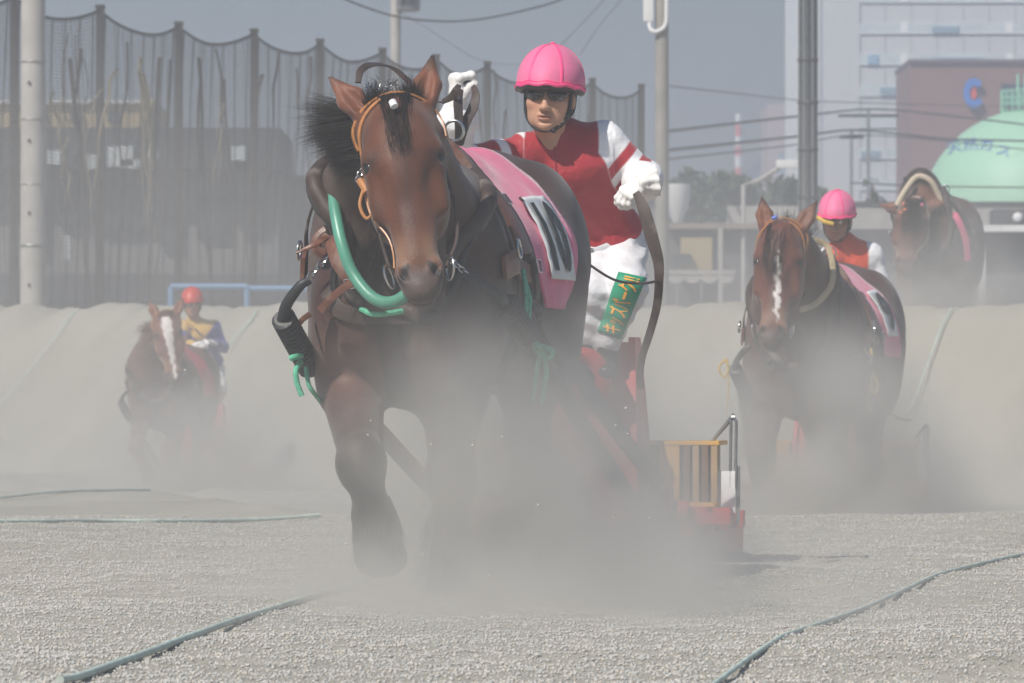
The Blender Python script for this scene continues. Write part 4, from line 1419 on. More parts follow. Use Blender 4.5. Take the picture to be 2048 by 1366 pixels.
b.tube([P(1316, 562, 22.55), P(1280, 567, 22.4), P(1230, 560, 22.2), P(1180, 530, 21.9), P(1140, 497, 21.4), P(1090, 445, 20.9), P(1040, 396, 20.35)], .0055, 8, smooth=6)
o = b.build('rein', M['dleather']); tag(o, 'dark leather rein hanging in a long loop from the lowered glove of the crimson jockey', 'rein')
# ================================================================ the three teams behind
def ground_z(X, Y):
    X = np.asarray(X, float); Y = np.asarray(Y, float)
    sm = lambda t: np.clip(t, 0, 1) ** 2 * (3 - 2 * np.clip(t, 0, 1))
    yb = 39.5 - 7.3 * sm((X + 2.6) / 1.8)
    z = -.20 * sm((Y - yb) / 3.5) - .14 * sm((Y - 42) / 15)
    z = z + .02 * np.exp(-((Y - yb + .4) / .7) ** 2)
    yc = 55.2 - 2.1 * (np.clip(X, -12, 9) - 4.0)
    zc = CH + 172 * yc / F
    up = sm((Y - yc + 5.2) / 5.2) * (zc + .34)
    dn = sm((Y - yc - 1.2) / 6)
    z = z + up * (1 - dn) + dn * (-z + .2 * 0 + 0) * 1.0
    return z


def follow(root_to, dx):
    """copy of the front sled behind another horse"""
    T = root_to.W @ h1.W.inverted()
    c = copy_tree(sled1)
    for ch in list(c.children):
        if ch.name.startswith(('tie_rope', 'strap_end', 'draw_strap', 'shaft', 'shackle')):
            for q in list(ch.children): bpy.data.objects.remove(q, do_unlink=True)
            bpy.data.objects.remove(ch, do_unlink=True)
    m = Matrix.Translation((dx, 0, 0)) @ T @ WS
    c.location = m.translation
    c.rotation_euler = (0, 0, m.to_euler().z)
    c.scale = root_to.root.scale
    D = Vector((dx, 0, 0))
    make_shafts(c, m, [tuple(T @ q for q in lft), tuple(T @ q for q in rgt)], [T @ hl + D, T @ hr + D],
                [[T @ q for q in t_] for t_ in hooks])
    shackle(c, m, T @ P(1305, 975, 22.8) + D, 6, 4)
    return c, T


# ---- second team: bay horse with a narrow blaze, number 9
L2 = Vector((1.77, 34.7, float(ground_z(1.84, 34.7)) + .0))
S2 = 1.05
W2 = (Matrix.Translation(L2) @ Matrix.Rotation(R(-13), 4, 'Z') @ Matrix.Scale(S2, 4)).inverted()
p2, m2 = W2 @ P(1563, 452, 34.15), W2 @ P(1541, 690, 33.85)
o2 = dict(poll=p2, headM=head_matrix(p2, m2, 4), neck_mid=(-.02, -.02, 1.42), w=1.04, body=(.075, .023, .013), head=(.13, .038, .02), black=.58,
          fore=[((-.22, .20, .84), (-.23, .02, .47), (-.22, .10, .2), (-.22, .08, .1), (-.22, .06, .03)),
                ((.17, .30, .82), (.16, .22, .46), (.15, .20, .18), (.15, .16, .09), (.15, .13, .005))],
          hind=o1['hind'], ears=((-1, 12, 0), (1, 24, 0)), blaze=(.004, [.004, .020, .016, .007, .001], -.16, -.60))
h2 = Horse(L2, -13, o2, .014, 'bay horse with a narrow white blaze and thick black forelock behind the front team', scale=S2)
bridle(h2, M['tan'], M['metal'], 4)
harness(h2, collar='none')
pad2 = h2.cloth('saddle_cloth', .72, 1.24, -86, 100, M['pink'], off=.018, nu=8, nv=30)
pn2 = h2.cloth('number_panel', .86, 1.14, 38, 82, M['white_panel'], off=.036, nu=6, nv=14, rip=.3)
pn2.modifiers[0].thickness = .002; pn2.parent = pad2
h2.text('9', .90, 1.10, 42, 78, M['black_print'], 'number', off=.048, parent=pad2)
H2 = h2.hp
strands('forelock', lambda a, b: H2(-.06 + .12 * a, .0 + .05 * b, .03), lambda a, b: H2(-.07 + .10 * a, -.09, -.16 - .22 * b), M['hair'], h2.root, 1500, w=.006, seg=6, curl=.016, lift=.03, seed=21)
strands('mane', lambda a, b: H2(-.05 + .12 * b, .12 + .16 * a, .0 - .03 * a), lambda a, b: H2(-.03 + .16 * b, .12 + .2 * a, .10 + .05 * math.sin(7 * a + 3 * b)), M['hair'], h2.root, 1400, w=.007, seg=5, curl=.03, seed=22)
for x, z in ((-.05, .02), (-.03, -.06)):
    q = H2(x, -.05, z); MB().tube([q, q + Vector((.03, 0, .012))], .011, 8).build('hair_tie', mat('blue_tie', (.03, .12, .55), .4), h2.root)
b = MB()
b.ribbon([h2.snap(W2 @ P(u, v, d), .05)[0] for u, v, d in ((1632, 462, 34.6), (1650, 505, 34.6), (1652, 560, 34.5), (1640, 610, 34.4), (1615, 660, 34.3))], .035, .012, (.5, -1, 0), smooth=4)
b.build('collar_band', mat('cream_strap', (.45, .36, .22), .6, noise=(20, .2)), h2.root)
s2, T2 = follow(h2, -.40)
s2['label'] = 'red sled with yellow rack behind the bay horse wearing number 9'
b = MB()
b.tube([P(1738, 715, 34.9), P(1742, 760, 34.85), P(1735, 800, 34.8), P(1732, 832, 34.8)], .010, 6, smooth=5)
b.tube([P(1746, 768, 34.8), P(1752, 790, 34.8), P(1742, 800, 34.8), P(1738, 780, 34.8)], .010, 6, smooth=5)
b.tube([P(1742, 790, 34.85), P(1765, 830, 35.2), P(1795, 848, 35.8), P(1812, 850, 36.4)], .010, 6, smooth=5)
b.tube([P(1738, 740, 34.9), P(1726, 715, 34.95)], .008, 6)
b.sphere(P(1735, 830, 34.8), (.022, .022, .035), 10)
o = b.build('tie_rope', M['yellow_rope'], s2); o.data.transform((Matrix.Translation(s2.location) @ Matrix.Rotation(s2.rotation_euler.z, 4, 'Z')).inverted())
b = MB()
b.tube([P(1462, 735, 34.6), P(1450, 752, 34.6), P(1460, 770, 34.6), P(1468, 752, 34.6), P(1462, 736, 34.6)], .008, 6, smooth=5)
b.tube([P(1466, 735, 34.6), P(1468, 790, 34.6), P(1464, 840, 34.6)], .006, 6, smooth=5)
o = b.build('tie_rope', M['yellow_rope'], s2); o.data.transform((Matrix.Translation(s2.location) @ Matrix.Rotation(s2.rotation_euler.z, 4, 'Z')).inverted())
OR = np.array((.72, .085, .03))
J2 = dict(head=(1674, 438, 38.05), yaw=-12, pitch=14, roll=2, hs=1.16, neck=(1690, 484, 38.15), chest=(1700, 528, 38.2), pelvis=(1720, 620, 38.5),
          ls=(1742, 510, 38.2), rs=(1664, 512, 38.1), le=(1768, 580, 38.2), re=(1650, 570, 37.9), lw=(1740, 600, 37.9), rw=(1690, 560, 37.7),
          lh=(1735, 625, 38.5), rh=(1705, 625, 38.5), lk=(1745, 670, 38.2), rk=(1700, 670, 38.2), la=(1728, 730, 38.5), ra=(1700, 730, 38.5), skin=(.30, .15, .10))
j2 = Jockey('person', Vector((2.4, 38.4, float(ground_z(2.4, 38.4)) + .8)), J2, 'jockey in pink helmet and orange-red vest half hidden behind the horse numbered 9', hh=.008, hb=.012)
J2['seaml'] = (j2.Wi @ P(1735, 515, 38.2)).x; J2['seamr'] = (j2.Wi @ P(1645, 515, 38.2)).x
j2.helmet(M['pink_helmet'], M['pink_seam'], 1.0)
j2.straps(glasses=False)
j2.jersey(lambda s, V: arm_cols(s, V, OR, {'l': [(-9, WH)], 'r': [(-9, WH)]}))
j2.trousers(M['white']); j2.boots()
j2.hand(frame(J2['lw'], (-.5, -.8, .1), (.1, -.3, 1)), 70, ((.010, .030, -.018), (-.010, .024, -.014), (-.016, .012, -.006)), 1.0, h=.008)
j2.hand(frame(J2['rw'], (.5, -.8, .1), (.1, -.3, 1)), 70, ((.010, .030, -.018), (-.010, .024, -.014), (-.016, .012, -.006)), 1.0, h=.008)
q = j2.HM
MB().tube([q @ Vector((-.10, -.10, .03)), q @ Vector((-.05, -.13, .01)), q @ Vector((.0, -.13, .0))], .014, 8, smooth=4).build('goggle_strap', M['yellow_rope'], j2.root)
b = MB().ribbon([P(1688, 560, 37.6), P(1670, 520, 36.8), P(1655, 500, 36.0), P(1640, 520, 35.3), P(1600, 600, 34.2)], .03, .006, (0, -1, .4), smooth=6)
o = b.build('rein', M['dleather']); tag(o, 'dark rein running from the orange-vested jockey over the back of the horse numbered 9', 'rein')

# ---- third team: chestnut with a broad blaze, far left
L3 = Vector((-3.80, 60, float(ground_z(-3.80, 60))))
S3 = .97
W3 = (Matrix.Translation(L3) @ Matrix.Rotation(R(-9), 4, 'Z') @ Matrix.Scale(S3, 4)).inverted()
p3, m3 = W3 @ P(331, 628, 59.35), W3 @ P(349, 764, 59.05)
o3 = dict(poll=p3, headM=head_matrix(p3, m3, 12), neck_mid=(-.03, -.02, 1.42), body=(.13, .045, .026), head=(.17, .058, .033), black=.30, arm=(.25, .10, .07),
          fore=[((-.20, .22, .84), (-.205, -.10, .50), (-.11, -.02, .27), (-.08, .0, .18), (-.06, .0, .11)), o1['fore'][1]],
          hind=o1['hind'], ears=((-1, 14, 0), (1, 30, 0)), blaze=(-.002, [.012, .024, .05, .055, .035], -.06, -.69))
h3 = Horse(L3, -9, o3, .018, 'chestnut horse with a broad white blaze approaching at the far left', scale=S3)
bridle(h3, M['tan'], M['metal'])
harness(h3, collar='none')
h3.cloth('saddle_cloth', .72, 1.24, -86, 100, M['red'], off=.018, nu=8, nv=24)
H3 = h3.hp
strands('forelock', lambda a, b: H3(-.07 + .14 * a, .02 + .04 * b, .02), lambda a, b: H3(-.06 + .12 * a, -.08, -.02 - .07 * b), M['hair_brown'], h3.root, 500, w=.009, seg=4, curl=.018, lift=.02, seed=31)
strands('mane', lambda a, b: H3(-.10, .10 + .1 * b, .0 - .25 * a), lambda a, b: H3(-.30, .14 + .1 * b, -.02 - .4 * a), M['hair_brown'], h3.root, 700, w=.009, seg=5, curl=.03, seed=32)
s3, T3 = follow(h3, -.18)
s3['label'] = 'dusty red sled behind the chestnut horse at the far left'
BL, YE = np.array((.06, .06, .30)), np.array((.68, .42, .10))
J3 = dict(head=(385, 608, 64.0), yaw=-6, pitch=10, roll=-3, hs=1.16, neck=(387, 640, 64.1), chest=(398, 668, 64.1), pelvis=(420, 735, 64.4),
          ls=(428, 655, 64.2), rs=(368, 655, 64.0), le=(446, 695, 64.2), re=(362, 690, 63.9), lw=(428, 686, 63.8), rw=(390, 690, 63.6),
          lh=(430, 740, 64.4), rh=(410, 740, 64.4), lk=(440, 780, 64.1), rk=(410, 780, 64.1), la=(430, 815, 64.4), ra=(412, 815, 64.4))
j3 = Jockey('person', Vector((-3.2, 64.2, .5)), J3, 'jockey in red helmet and yellow and blue jacket behind the blazed chestnut horse', hh=.010, hb=.014)
j3.helmet(mat('red_helmet', (.62, .06, .04), .45), mat('red_helmet_seam', (.5, .04, .03), .5), 1.0)
j3.straps(glasses=False)
def cols3(s, V):
    C = np.tile(BL, (len(V), 1))
    z0 = s.J['chest'].z - .02
    m = V[:, 2] + .10 * np.sin(14 * V[:, 0]) > z0 + .03 + .35 * (V[:, 0] - s.J['chest'].x)
    t, d = seg_t(V, s.J['re'], s.J['rw'])
    C[m] = YE
    C[(d < .09)] = YE
    return C
j3.jersey(cols3)
j3.trousers(M['white']); j3.boots()
j3.hand(frame(J3['lw'], (-.6, -.6, .2), (.1, -.5, 1)), 60, ((.010, .030, -.018), (-.010, .024, -.014), (-.016, .012, -.006)), 1.3, h=.010)
j3.hand(frame(J3['rw'], (.6, -.6, .2), (.1, -.5, 1)), 60, ((.010, .030, -.018), (-.010, .024, -.014), (-.016, .012, -.006)), 1.3, h=.010)
b = MB().ribbon([P(432, 692, 63.5), P(405, 672, 62.5), P(380, 660, 61), P(352, 740, 59.6)], .03, .006, (0, -1, .4), smooth=6)
o = b.build('rein', M['leather']); tag(o, 'thin rein held by the jockey with the red helmet over the chestnut horse', 'rein')

# ---- fourth horse, beyond the top of the sand bank
L4 = Vector((4.30, 58, 1.02))
W4 = (Matrix.Translation(L4) @ Matrix.Rotation(R(-10), 4, 'Z') @ Matrix.Scale(1.1, 4)).inverted()
p4, m4 = W4 @ P(1826, 408, 57.9), W4 @ P(1806, 535, 57.25)
o4 = dict(poll=p4, headM=head_matrix(p4, m4, -6), neck_mid=W4 @ P(1842, 392, 58.3), body=(.08, .03, .02), head=(.12, .045, .026), black=.5, w=.95,
          fore=o1['fore'], hind=o1['hind'], ears=((-1, 68, 0), (1, 60, 0)))
h4 = Horse(L4, -10, o4, .018, 'dark bay horse lowering its head beyond the top of the sand bank below the gas tank', scale=1.1)
h4.root['label'] = 'dark bay horse with lowered head beyond the top of the sand bank'
bridle(h4, mat('pale_bridle', (.55, .42, .36), .6), M['metal'])
harness(h4, collar='none')
H4 = h4.hp
strands('forelock', lambda a, b: H4(-.07 + .16 * a, .0 + .06 * b, .05), lambda a, b: H4(-.02 + .10 * a, -.10, -.12 - .38 * b), M['hair'], h4.root, 1100, w=.010, seg=5, curl=.02, lift=.05, seed=41)
strands('mane', lambda a, b: H4(-.02 + .10 * b, .10 + .2 * a, .08), lambda a, b: H4(.10 + .12 * b, .10 + .2 * a, -.10 - .3 * a), M['hair'], h4.root, 900, w=.010, seg=5, curl=.03, lift=.05, seed=42)
b = MB().tube([h4.snap(W4 @ P(u, v, 58), .04)[0] for u, v in ((1803, 420), (1812, 385), (1834, 350), (1862, 362), (1882, 400), (1905, 430))], .028, 8, smooth=4)
b.build('headstall_band', mat('cream_band', (.55, .46, .34), .6), h4.root)
for i, (x, z) in enumerate(((-.05, -.10), (-.03, -.17), (.10, -.12), (-.06, -.20))):
    MB().sphere(H4(x, -.10, z), .016, 8).build('bead', mat('orange_bead', (.8, .22, .08), .5) if i != 2 else M['pink'], h4.root)
b = MB().ribbon([h4.snap(W4 @ P(u, v, 58), .06)[0] for u, v in ((1885, 405), (1905, 440), (1918, 480), (1925, 520))], .06, .012, (.5, -1, 0), smooth=4)
b.build('shoulder_band', M['pink'], h4.root)
# ================================================================ ground, sand bank, ropes
def sand_material():
    m = bpy.data.materials.new('sand'); m.use_nodes = True
    t = m.node_tree; N = t.nodes; L = t.links
    b = N['Principled BSDF']; b.inputs['Roughness'].default_value = .95; b.inputs['Specular IOR Level'].default_value = .15
    g = N.new('ShaderNodeNewGeometry')
    n1 = N.new('ShaderNodeTexNoise'); n1.inputs['Scale'].default_value = .8; n1.inputs['Detail'].default_value = 6
    n2 = N.new('ShaderNodeTexNoise'); n2.inputs['Scale'].default_value = 60; n2.inputs['Detail'].default_value = 4
    L.new(g.outputs['Position'], n1.inputs['Vector']); L.new(g.outputs['Position'], n2.inputs['Vector'])
    r = N.new('ShaderNodeValToRGB')
    r.color_ramp.elements[0].position = .3; r.color_ramp.elements[0].color = (.315, .30, .255, 1)
    r.color_ramp.elements[1].position = .7; r.color_ramp.elements[1].color = (.455, .435, .375, 1)
    mx = N.new('ShaderNodeMath'); mx.operation = 'MULTIPLY_ADD'; mx.inputs[1].default_value = .55; 
    L.new(n2.outputs[0], mx.inputs[0])
    s = N.new('ShaderNodeMath'); s.operation = 'MULTIPLY'; s.inputs[1].default_value = .45
    L.new(n1.outputs[0], s.inputs[0]); L.new(s.outputs[0], mx.inputs[2])
    L.new(mx.outputs[0], r.inputs[0]); L.new(r.outputs[0], b.inputs['Base Color'])
    bu = N.new('ShaderNodeBump'); bu.inputs['Strength'].default_value = .7; bu.inputs['Distance'].default_value = .02
    L.new(n2.outputs[0], bu.inputs['Height']); L.new(bu.outputs[0], b.inputs['Normal'])
    return m


SAND = sand_material()
def vnoise(x, y, seed=0):
    g = np.random.default_rng(seed); T = g.random((64, 64))
    xi, yi = np.floor(x).astype(int), np.floor(y).astype(int)
    fx, fy = x - xi, y - yi; fx = fx * fx * (3 - 2 * fx); fy = fy * fy * (3 - 2 * fy)
    a = T[xi % 64, yi % 64]; b = T[(xi + 1) % 64, yi % 64]; c = T[xi % 64, (yi + 1) % 64]; d = T[(xi + 1) % 64, (yi + 1) % 64]
    return (a * (1 - fx) + b * fx) * (1 - fy) + (c * (1 - fx) + d * fx) * fy - .5


_g = np.random.default_rng(31)
PITS = [(_g.uniform(-2.6, 3.2), _g.uniform(14.3, 30), _g.uniform(.08, .17), _g.uniform(.015, .045)) for _ in range(70)]
def terrain(X, Y):
    z = ground_z(X, Y)
    near = np.clip((48 - Y) / 10, 0, 1)
    z = z + near * (.06 * vnoise(X * .8 + 3, Y * .5, 1) + .022 * vnoise(X * 2.2, Y * 1.3 + 8, 2) + .010 * vnoise(X * 8, Y * 6, 3) + .007 * vnoise(X * 23, Y * 17, 4))
    far = np.clip((Y - 48) / 5, 0, 1) * np.clip((90 - Y) / 10, 0, 1)
    z = z + far * (.14 * vnoise(X * 1.1, Y * .8, 5) + .08 * vnoise(X * 3, Y * 2.2, 6) + .025 * vnoise(X * 9, Y * 7, 7))
    z = z + far * (.05 * vnoise(X * 5 + Y * .9, Y * .5, 8) + .03 * vnoise(X * 11 + Y * 2, Y * .9, 9))
    if np.ndim(X) and np.size(X) > 10:
        for (px_, py_, pr_, pd_) in PITS:
            d2 = ((X - px_) / pr_) ** 2 + ((Y - py_) / (pr_ * 1.5)) ** 2
            z = z - pd_ * np.exp(-d2) * near + .4 * pd_ * np.exp(-(np.sqrt(d2) - 1.6) ** 2 * 4) * near
    return z


xs = np.concatenate([np.array([-700, -300, -120, -50, -25, -14]), np.arange(-9, 9.01, .09), np.array([14, 25, 50, 120, 300, 700])])
ys = np.concatenate([np.array([-20, -5, 5, 11]), np.arange(13, 34, .07), np.arange(34, 48, .16), np.arange(48, 76, .16), np.arange(76, 100, 1.5), np.array([110, 140, 200, 400, 800, 1700])])
GX, GY = np.meshgrid(xs, ys, indexing='ij')
GZ = terrain(GX, GY)
nx, ny = GX.shape
V = np.stack([GX.ravel(), GY.ravel(), GZ.ravel()], 1)
i, j = np.meshgrid(np.arange(nx - 1), np.arange(ny - 1), indexing='ij')
k = (i * ny + j).ravel()
Q = np.stack([k, k + ny, k + ny + 1, k + 1], 1)
ground = link('ground', mesh_np(V, Q), SAND); ground['kind'] = 'structure'

# gravel: loose stones on the near ground
g = np.random.default_rng(77)
n = 140000
Yp = 13.4 + 19 * g.random(n) ** 1.1
Xp = (g.random(n) * 2 - 1) * (Yp * .098)
Zp = terrain(Xp, Yp)
r = .0026 + .0042 * g.random(n) ** 2.2
base = np.array([(1, 0, 0), (0, 1, 0), (-1, 0, 0), (0, -1, 0), (0, 0, 1), (0, 0, -1)], float)
tri = np.array([(0, 1, 4), (1, 2, 4), (2, 3, 4), (3, 0, 4), (1, 0, 5), (2, 1, 5), (3, 2, 5), (0, 3, 5)])
jit = 1 + .45 * (g.random((n, 6, 1)) - .5)
an = g.random(n) * 6.283
ca, sa = np.cos(an)[:, None], np.sin(an)[:, None]
B = base[None] * jit * r[:, None, None] * np.array([1.2, .9, .8])
VX = B[:, :, 0] * ca - B[:, :, 1] * sa + Xp[:, None]
VY = B[:, :, 0] * sa + B[:, :, 1] * ca + Yp[:, None]
VZ = B[:, :, 2] + (Zp + r * .35)[:, None]
V = np.stack([VX, VY, VZ], 2).reshape(-1, 3)
Q = (tri[None] + (np.arange(n) * 6)[:, None, None]).reshape(-1, 3)
tone = np.repeat(.46 + .15 * g.random(n), 6)[:, None] * np.array([1, .965, .90]) * (1 + .045 * np.repeat(g.normal(0, 1, n), 6)[:, None] * np.array([1, .2, -.6]))
o = link('gravel', mesh_np(V, Q, np.clip(tone, .05, .7)), mat('gravel', rough=.9, attr=True, spec=.2), smooth=False)
tag(o, 'loose pale gravel scattered over the near sand', 'gravel', kind='stuff')

# lane ropes lying on the sand
ropem = mat('lane_rope', (.50, .60, .54), rough=.6, noise=(14, .25), bump=(90, .5, .004), wear=(4, .5, (.48, .47, .43)))
def lane_rope(pts, r, label, n=8):
    q, _ = catmull([Vector((x, y, 0)) for x, y in pts], n)
    q = [Vector((p.x, p.y, max(float(terrain(p.x + a, p.y + b_)) for a in (-.1, 0, .1) for b_ in ((-.3, -.15, 0, .15, .3) if p.y < 45 else (0,))) + (r * .5 if p.y < 45 else -.004))) for p in q]
    for _ in range(14):
        for i_ in range(1, len(q) - 1): q[i_].z = max((q[i_ - 1].z + q[i_].z * 2 + q[i_ + 1].z) / 4, float(terrain(q[i_].x, q[i_].y)) + r * (.6 if q[i_].y < 45 else -.3))
    o = MB().tube(q, r, 10).build('lane_rope', ropem)
    tag(o, label, 'rope', 'lane ropes on the sand')
def gp(u, v, z=0.0):
    d = F * (CH - z) / (v - YH)
    return ((u - 1024) * d / F, d)
lane_rope([gp(120, 1380), gp(190, 1358), gp(300, 1315), gp(420, 1272), gp(520, 1243), gp(610, 1212), gp(690, 1190), gp(760, 1150)], .0105, 'green rope in the lower left corner running under the front horse')
lane_rope([gp(1360, 1408), gp(1520, 1310), gp(1690, 1226), gp(1870, 1163), gp(2060, 1116), gp(2260, 1078)], .0075, 'grey-green rope rising across the lower right corner')
lane_rope([gp(-60, 1057), gp(80, 1054), gp(200, 1050), gp(330, 1048), gp(480, 1043), gp(640, 1040)], .011, 'dark rope lying across the sand at the left, nearer one')
lane_rope([gp(-60, 999), gp(60, 995), gp(160, 992), gp(300, 988)], .012, 'dark rope at the left behind the nearer one below the bank')
def bank(u, v):
    """point of the bank's face seen at (u, v)"""
    for d in np.arange(44, 76, .05):
        x = (u - 1024) * d / F; z = CH + (YH - v) * d / F
        if float(ground_z(x, d)) >= z: return (x, d)
    return ((u - 1024) * 70 / F, 70)
lane_rope([bank(-10, 850), bank(20, 815), bank(60, 760), bank(110, 690), bank(152, 625)], .010, 'rope running up the sand bank at the left edge of the picture')
lane_rope([bank(455, 715), bank(475, 680), bank(500, 645), bank(515, 622)], .010, 'rope running up the sand bank beside the red-helmeted jockey')
lane_rope([bank(1790, 900), bank(1830, 820), bank(1862, 730), bank(1885, 660), bank(1905, 620)], .009, 'rope running up the sand bank at the right')

# stones thrown up by the hooves: loose bits hanging in the air
b = MB()
g = np.random.default_rng(9)
for i in range(60):
    u, v = g.normal(900, 150), g.uniform(820, 1230)
    if i < 12: u, v = g.normal(1250, 60), g.uniform(800, 1100)
    b.sphere(P(u, v, 18.3 + g.random() * .8), .002 + .0035 * g.random() ** 2, 6)
tag(b.build('flying_grit', mat('grit', (.55, .53, .48), .8)), 'pale grit flung up around the front horse', 'grit', kind='stuff')
# ================================================================ net fence on tall posts
POST_U = [-150, 28, 200, 357, 508, 640, 765, 872, 975, 1085, 1185, 1283]
POST_V = [-40, -12, 15, 48, 62, 82, 100, 113, 127, 145, 160, 172]
fence = empty('net_fence', (0, 0, 0), 0, 'tall sagging net hung between dark posts behind the sand bank on the left', 'net fence')
postm = mat('post', (.045, .042, .042), .8, noise=(5, .3))
tops = []
for i, (u, v) in enumerate(zip(POST_U, POST_V)):
    d = 95 + (i - 2) * 2.67
    p = P(u, v, d); tops.append(p)
    w = .135
    MB().box((p.x, p.y, p.z / 2 - .2), (w, .2, p.z + .4), bev=.01).box((p.x, p.y, p.z + .02), (w * 1.15, .24, .05)).build('post', postm, fence)
netm = mat('net', (.05, .053, .058), .8)
V, Q = [], []
NV = 118
def net_pt(s, t):
    i = min(int(s), len(tops) - 2); f = s - i
    a, b = tops[i], tops[i + 1]
    p = a * (1 - f) + b * f
    z = p.z - .05 - .42 * 4 * f * (1 - f) * .55 - .12 * f * (1 - f)
    bulge = .10 * math.sin(t * 5 + s * 3) * math.sin(math.pi * f)
    return Vector((p.x + bulge * .7, p.y - .12 + bulge, z * (1 - t) + .1 * t))
def wire_strip(pts, w, up):
    k = len(V)
    for p in pts:
        V.append(p + up * w / 2); V.append(p - up * w / 2)
    for a in range(len(pts) - 1):
        q = k + 2 * a; Q.append((q, q + 1, q + 3, q + 2))
S = np.linspace(0, len(tops) - 1.001, 12 * 11 + 1)
for r in range(NV):
    t = r / NV
    wire_strip([net_pt(s, t) for s in S], .017 if r else .06, Vector((0, 0, 1)))
for c in range((len(tops) - 1) * 44):
    s = c / 44
    wire_strip([net_pt(min(s + .02 * math.sin(t * 7 + c), len(tops) - 1.01), t) for t in np.linspace(0, 1, 14)], .016 if c % 5 else .030, Vector((.37, .93, 0)))
link('net', mesh_np(V, Q), netm, fence, smooth=False)
# dry climbing stems in the net
vm = [mat('vine_dark', (.07, .065, .06), .9), mat('vine_pale', (.34, .29, .20), .9)]
g = np.random.default_rng(12)
for i in range(46):
    s = g.uniform(.9, 10.8) if i > 22 else g.uniform(1.2, 4.2)
    pale = (i < 12)
    t0, t1 = (g.uniform(.02, .2), g.uniform(.25, .55)) if pale else (g.uniform(0.0, .1), g.uniform(.3, 1.0))
    pts = []
    w = g.uniform(-.3, .3)
    for k_ in range(9):
        f = k_ / 8
        pts.append(net_pt(min(max(s + w * f + .022 * g.normal(), 0), 10.9), t0 + (t1 - t0) * f) + Vector((.06, -.12, 0)))
    r0 = g.uniform(.014, .04)
    o = MB().tube(pts, list(np.linspace(r0, r0 * .35, 9)), 6, smooth=3).build('vine', vm[1 if pale else 0])
    tag(o, 'pale dry stem hanging high in the net between the left posts' if pale else 'dark dry stem hanging in the tall net', 'vine', 'pale dry stems in the net' if pale else 'dark dry stems in the net')

# ================================================================ poles and wires
def pole(u, w, d, vtop, m, label, name='utility_pole', taper=.92, vbase=660):
    base = P(u, vbase, d); top = P(u, vtop, d)
    r = w / 2 * d / F
    e = empty(name, (base.x, base.y, 0), 0, label, 'pole')
    h = top.z
    MB().tube([(0, 0, -.3), (0, 0, h * .5), (0, 0, h)], [r * 1.04, r, r * taper], 24).build('shaft', m, e)
    return e, r, h
e, r_, h_ = pole(66, 50, 78, -260, M['concrete'], 'thick pale concrete pole at the left edge')
for z in (.9, 1.8, 2.75, 3.6, 4.5, 5.3):
    MB().tube([(r_ * math.cos(a) * 1.01, r_ * math.sin(a) * 1.01, z + .002 * 0) for a in np.linspace(0, 6.283, 25)[:-1]], .010 if z != 2.75 else .02, 6, closed=True).build('band', M['grey_metal'], e)
for z in (1.3, 2.2, 3.2, 4.2, 5.0):
    MB().tube([(-.04, -r_ - .0, z), (-.04, -r_ - .015, z)], .025, 8).build('bolt_hole', M['dark_metal'], e)
e, r_, h_ = pole(1324, 27, 96, -300, mat('concrete_grey', (.30, .285, .26), .85, noise=(3, .2, 8), bump=(30, .4, .01)), 'grey concrete pole beside the jockey with a small box and conduit')
q = e.location
MB().box((-.235, -.05, CH + (783 - 2) * 96 / F), (.17, .16, .70), bev=.015).build('junction_box', M['white_paint'], e)
zz = lambda v: CH + (783 - v) * 96 / F
MB().tube([(-.22, -.08, zz(40)), (-.20, -.12, zz(58)), (-.10, -.15, zz(64)), (.05, -.15, zz(52)), (.075, -.14, zz(20)), (.075, -.14, zz(-60))], .035, 8, smooth=6).build('conduit', M['white_paint'], e)
e, r_, h_ = pole(791, 21, 132, -320, mat('concrete_mid', (.40, .38, .36), .85, noise=(3, .2, 6)), 'pale pole carrying a grey transformer above the net')
for x, v in ((.30, 8),):
    z = CH + (783 - v) * 132 / F
    MB().tube([(x, -.1, z - .18), (x, -.1, z - .14), (x, -.1, z + .7)], [.22, .28, .28], 18).build('transformer', M['grey_metal'], e)
    for k_ in range(7):
        MB().box((x - .22 + k_ * .07, -.40, z + .25), (.02, .05, .6)).build('cooling_fin', M['dark_metal'], e)
e, r_, h_ = pole(1616, 36, 134, -320, mat('dark_mast', (.09, .10, .10), .5, metal=.3, noise=(6, .4)), 'thick dark steel mast in front of the white office building', name='mast', vbase=640)
for a in range(0, 360, 30):
    MB().tube([(r_ * 1.02 * math.cos(R(a)), r_ * 1.02 * math.sin(R(a)), 0), (r_ * .95 * math.cos(R(a)), r_ * .95 * math.sin(R(a)), h_)], .028, 6).build('rib', M['dark_metal'] if a % 60 else M['grey_metal'], e)
for v in (300, 120, 205, 395):
    z = CH + (783 - v) * 134 / F
    MB().tube([(r_ * 1.1 * math.cos(a), r_ * 1.1 * math.sin(a), z) for a in np.linspace(0, 6.283, 25)[:-1]], .03, 6, closed=True).build('flange', M['dark_metal'], e)
# thin masts in front of the office building
for (u, vt, d, w, lab) in ((1737, 220, 300, 7, 'thin lattice pole crossed by wires in front of the office building'), (1703, 262, 280, 6, 'thin pole with a bracket left of the lattice pole'), (1441, 452, 120, 9, 'pale square post of the fence at the right of the grey pole'), (1964, 498, 62, 14, 'short white marker post on the bank at the right')):
    base = P(u, vt, d); r = w / 2 * d / F
    e = empty('post', (base.x, base.y, 0), 0, lab, 'post')
    MB().box((0, 0, base.z / 2), (2 * r, 2 * r, base.z), bev=r * .2).build('shaft', M['white_paint'] if w == 14 else M['concrete'] if d < 200 else M['grey_metal'], e)
    if d >= 280:
        MB().box((0, 0, base.z - .3), (3.2 if u == 1737 else 1.2, .15, .15)).build('crossarm', M['dark_metal'], e)
    else:
        MB().box((0, 0, base.z), (2.5 * r, 2.5 * r, .04), bev=.005).build('cap', M['grey_metal'], e)

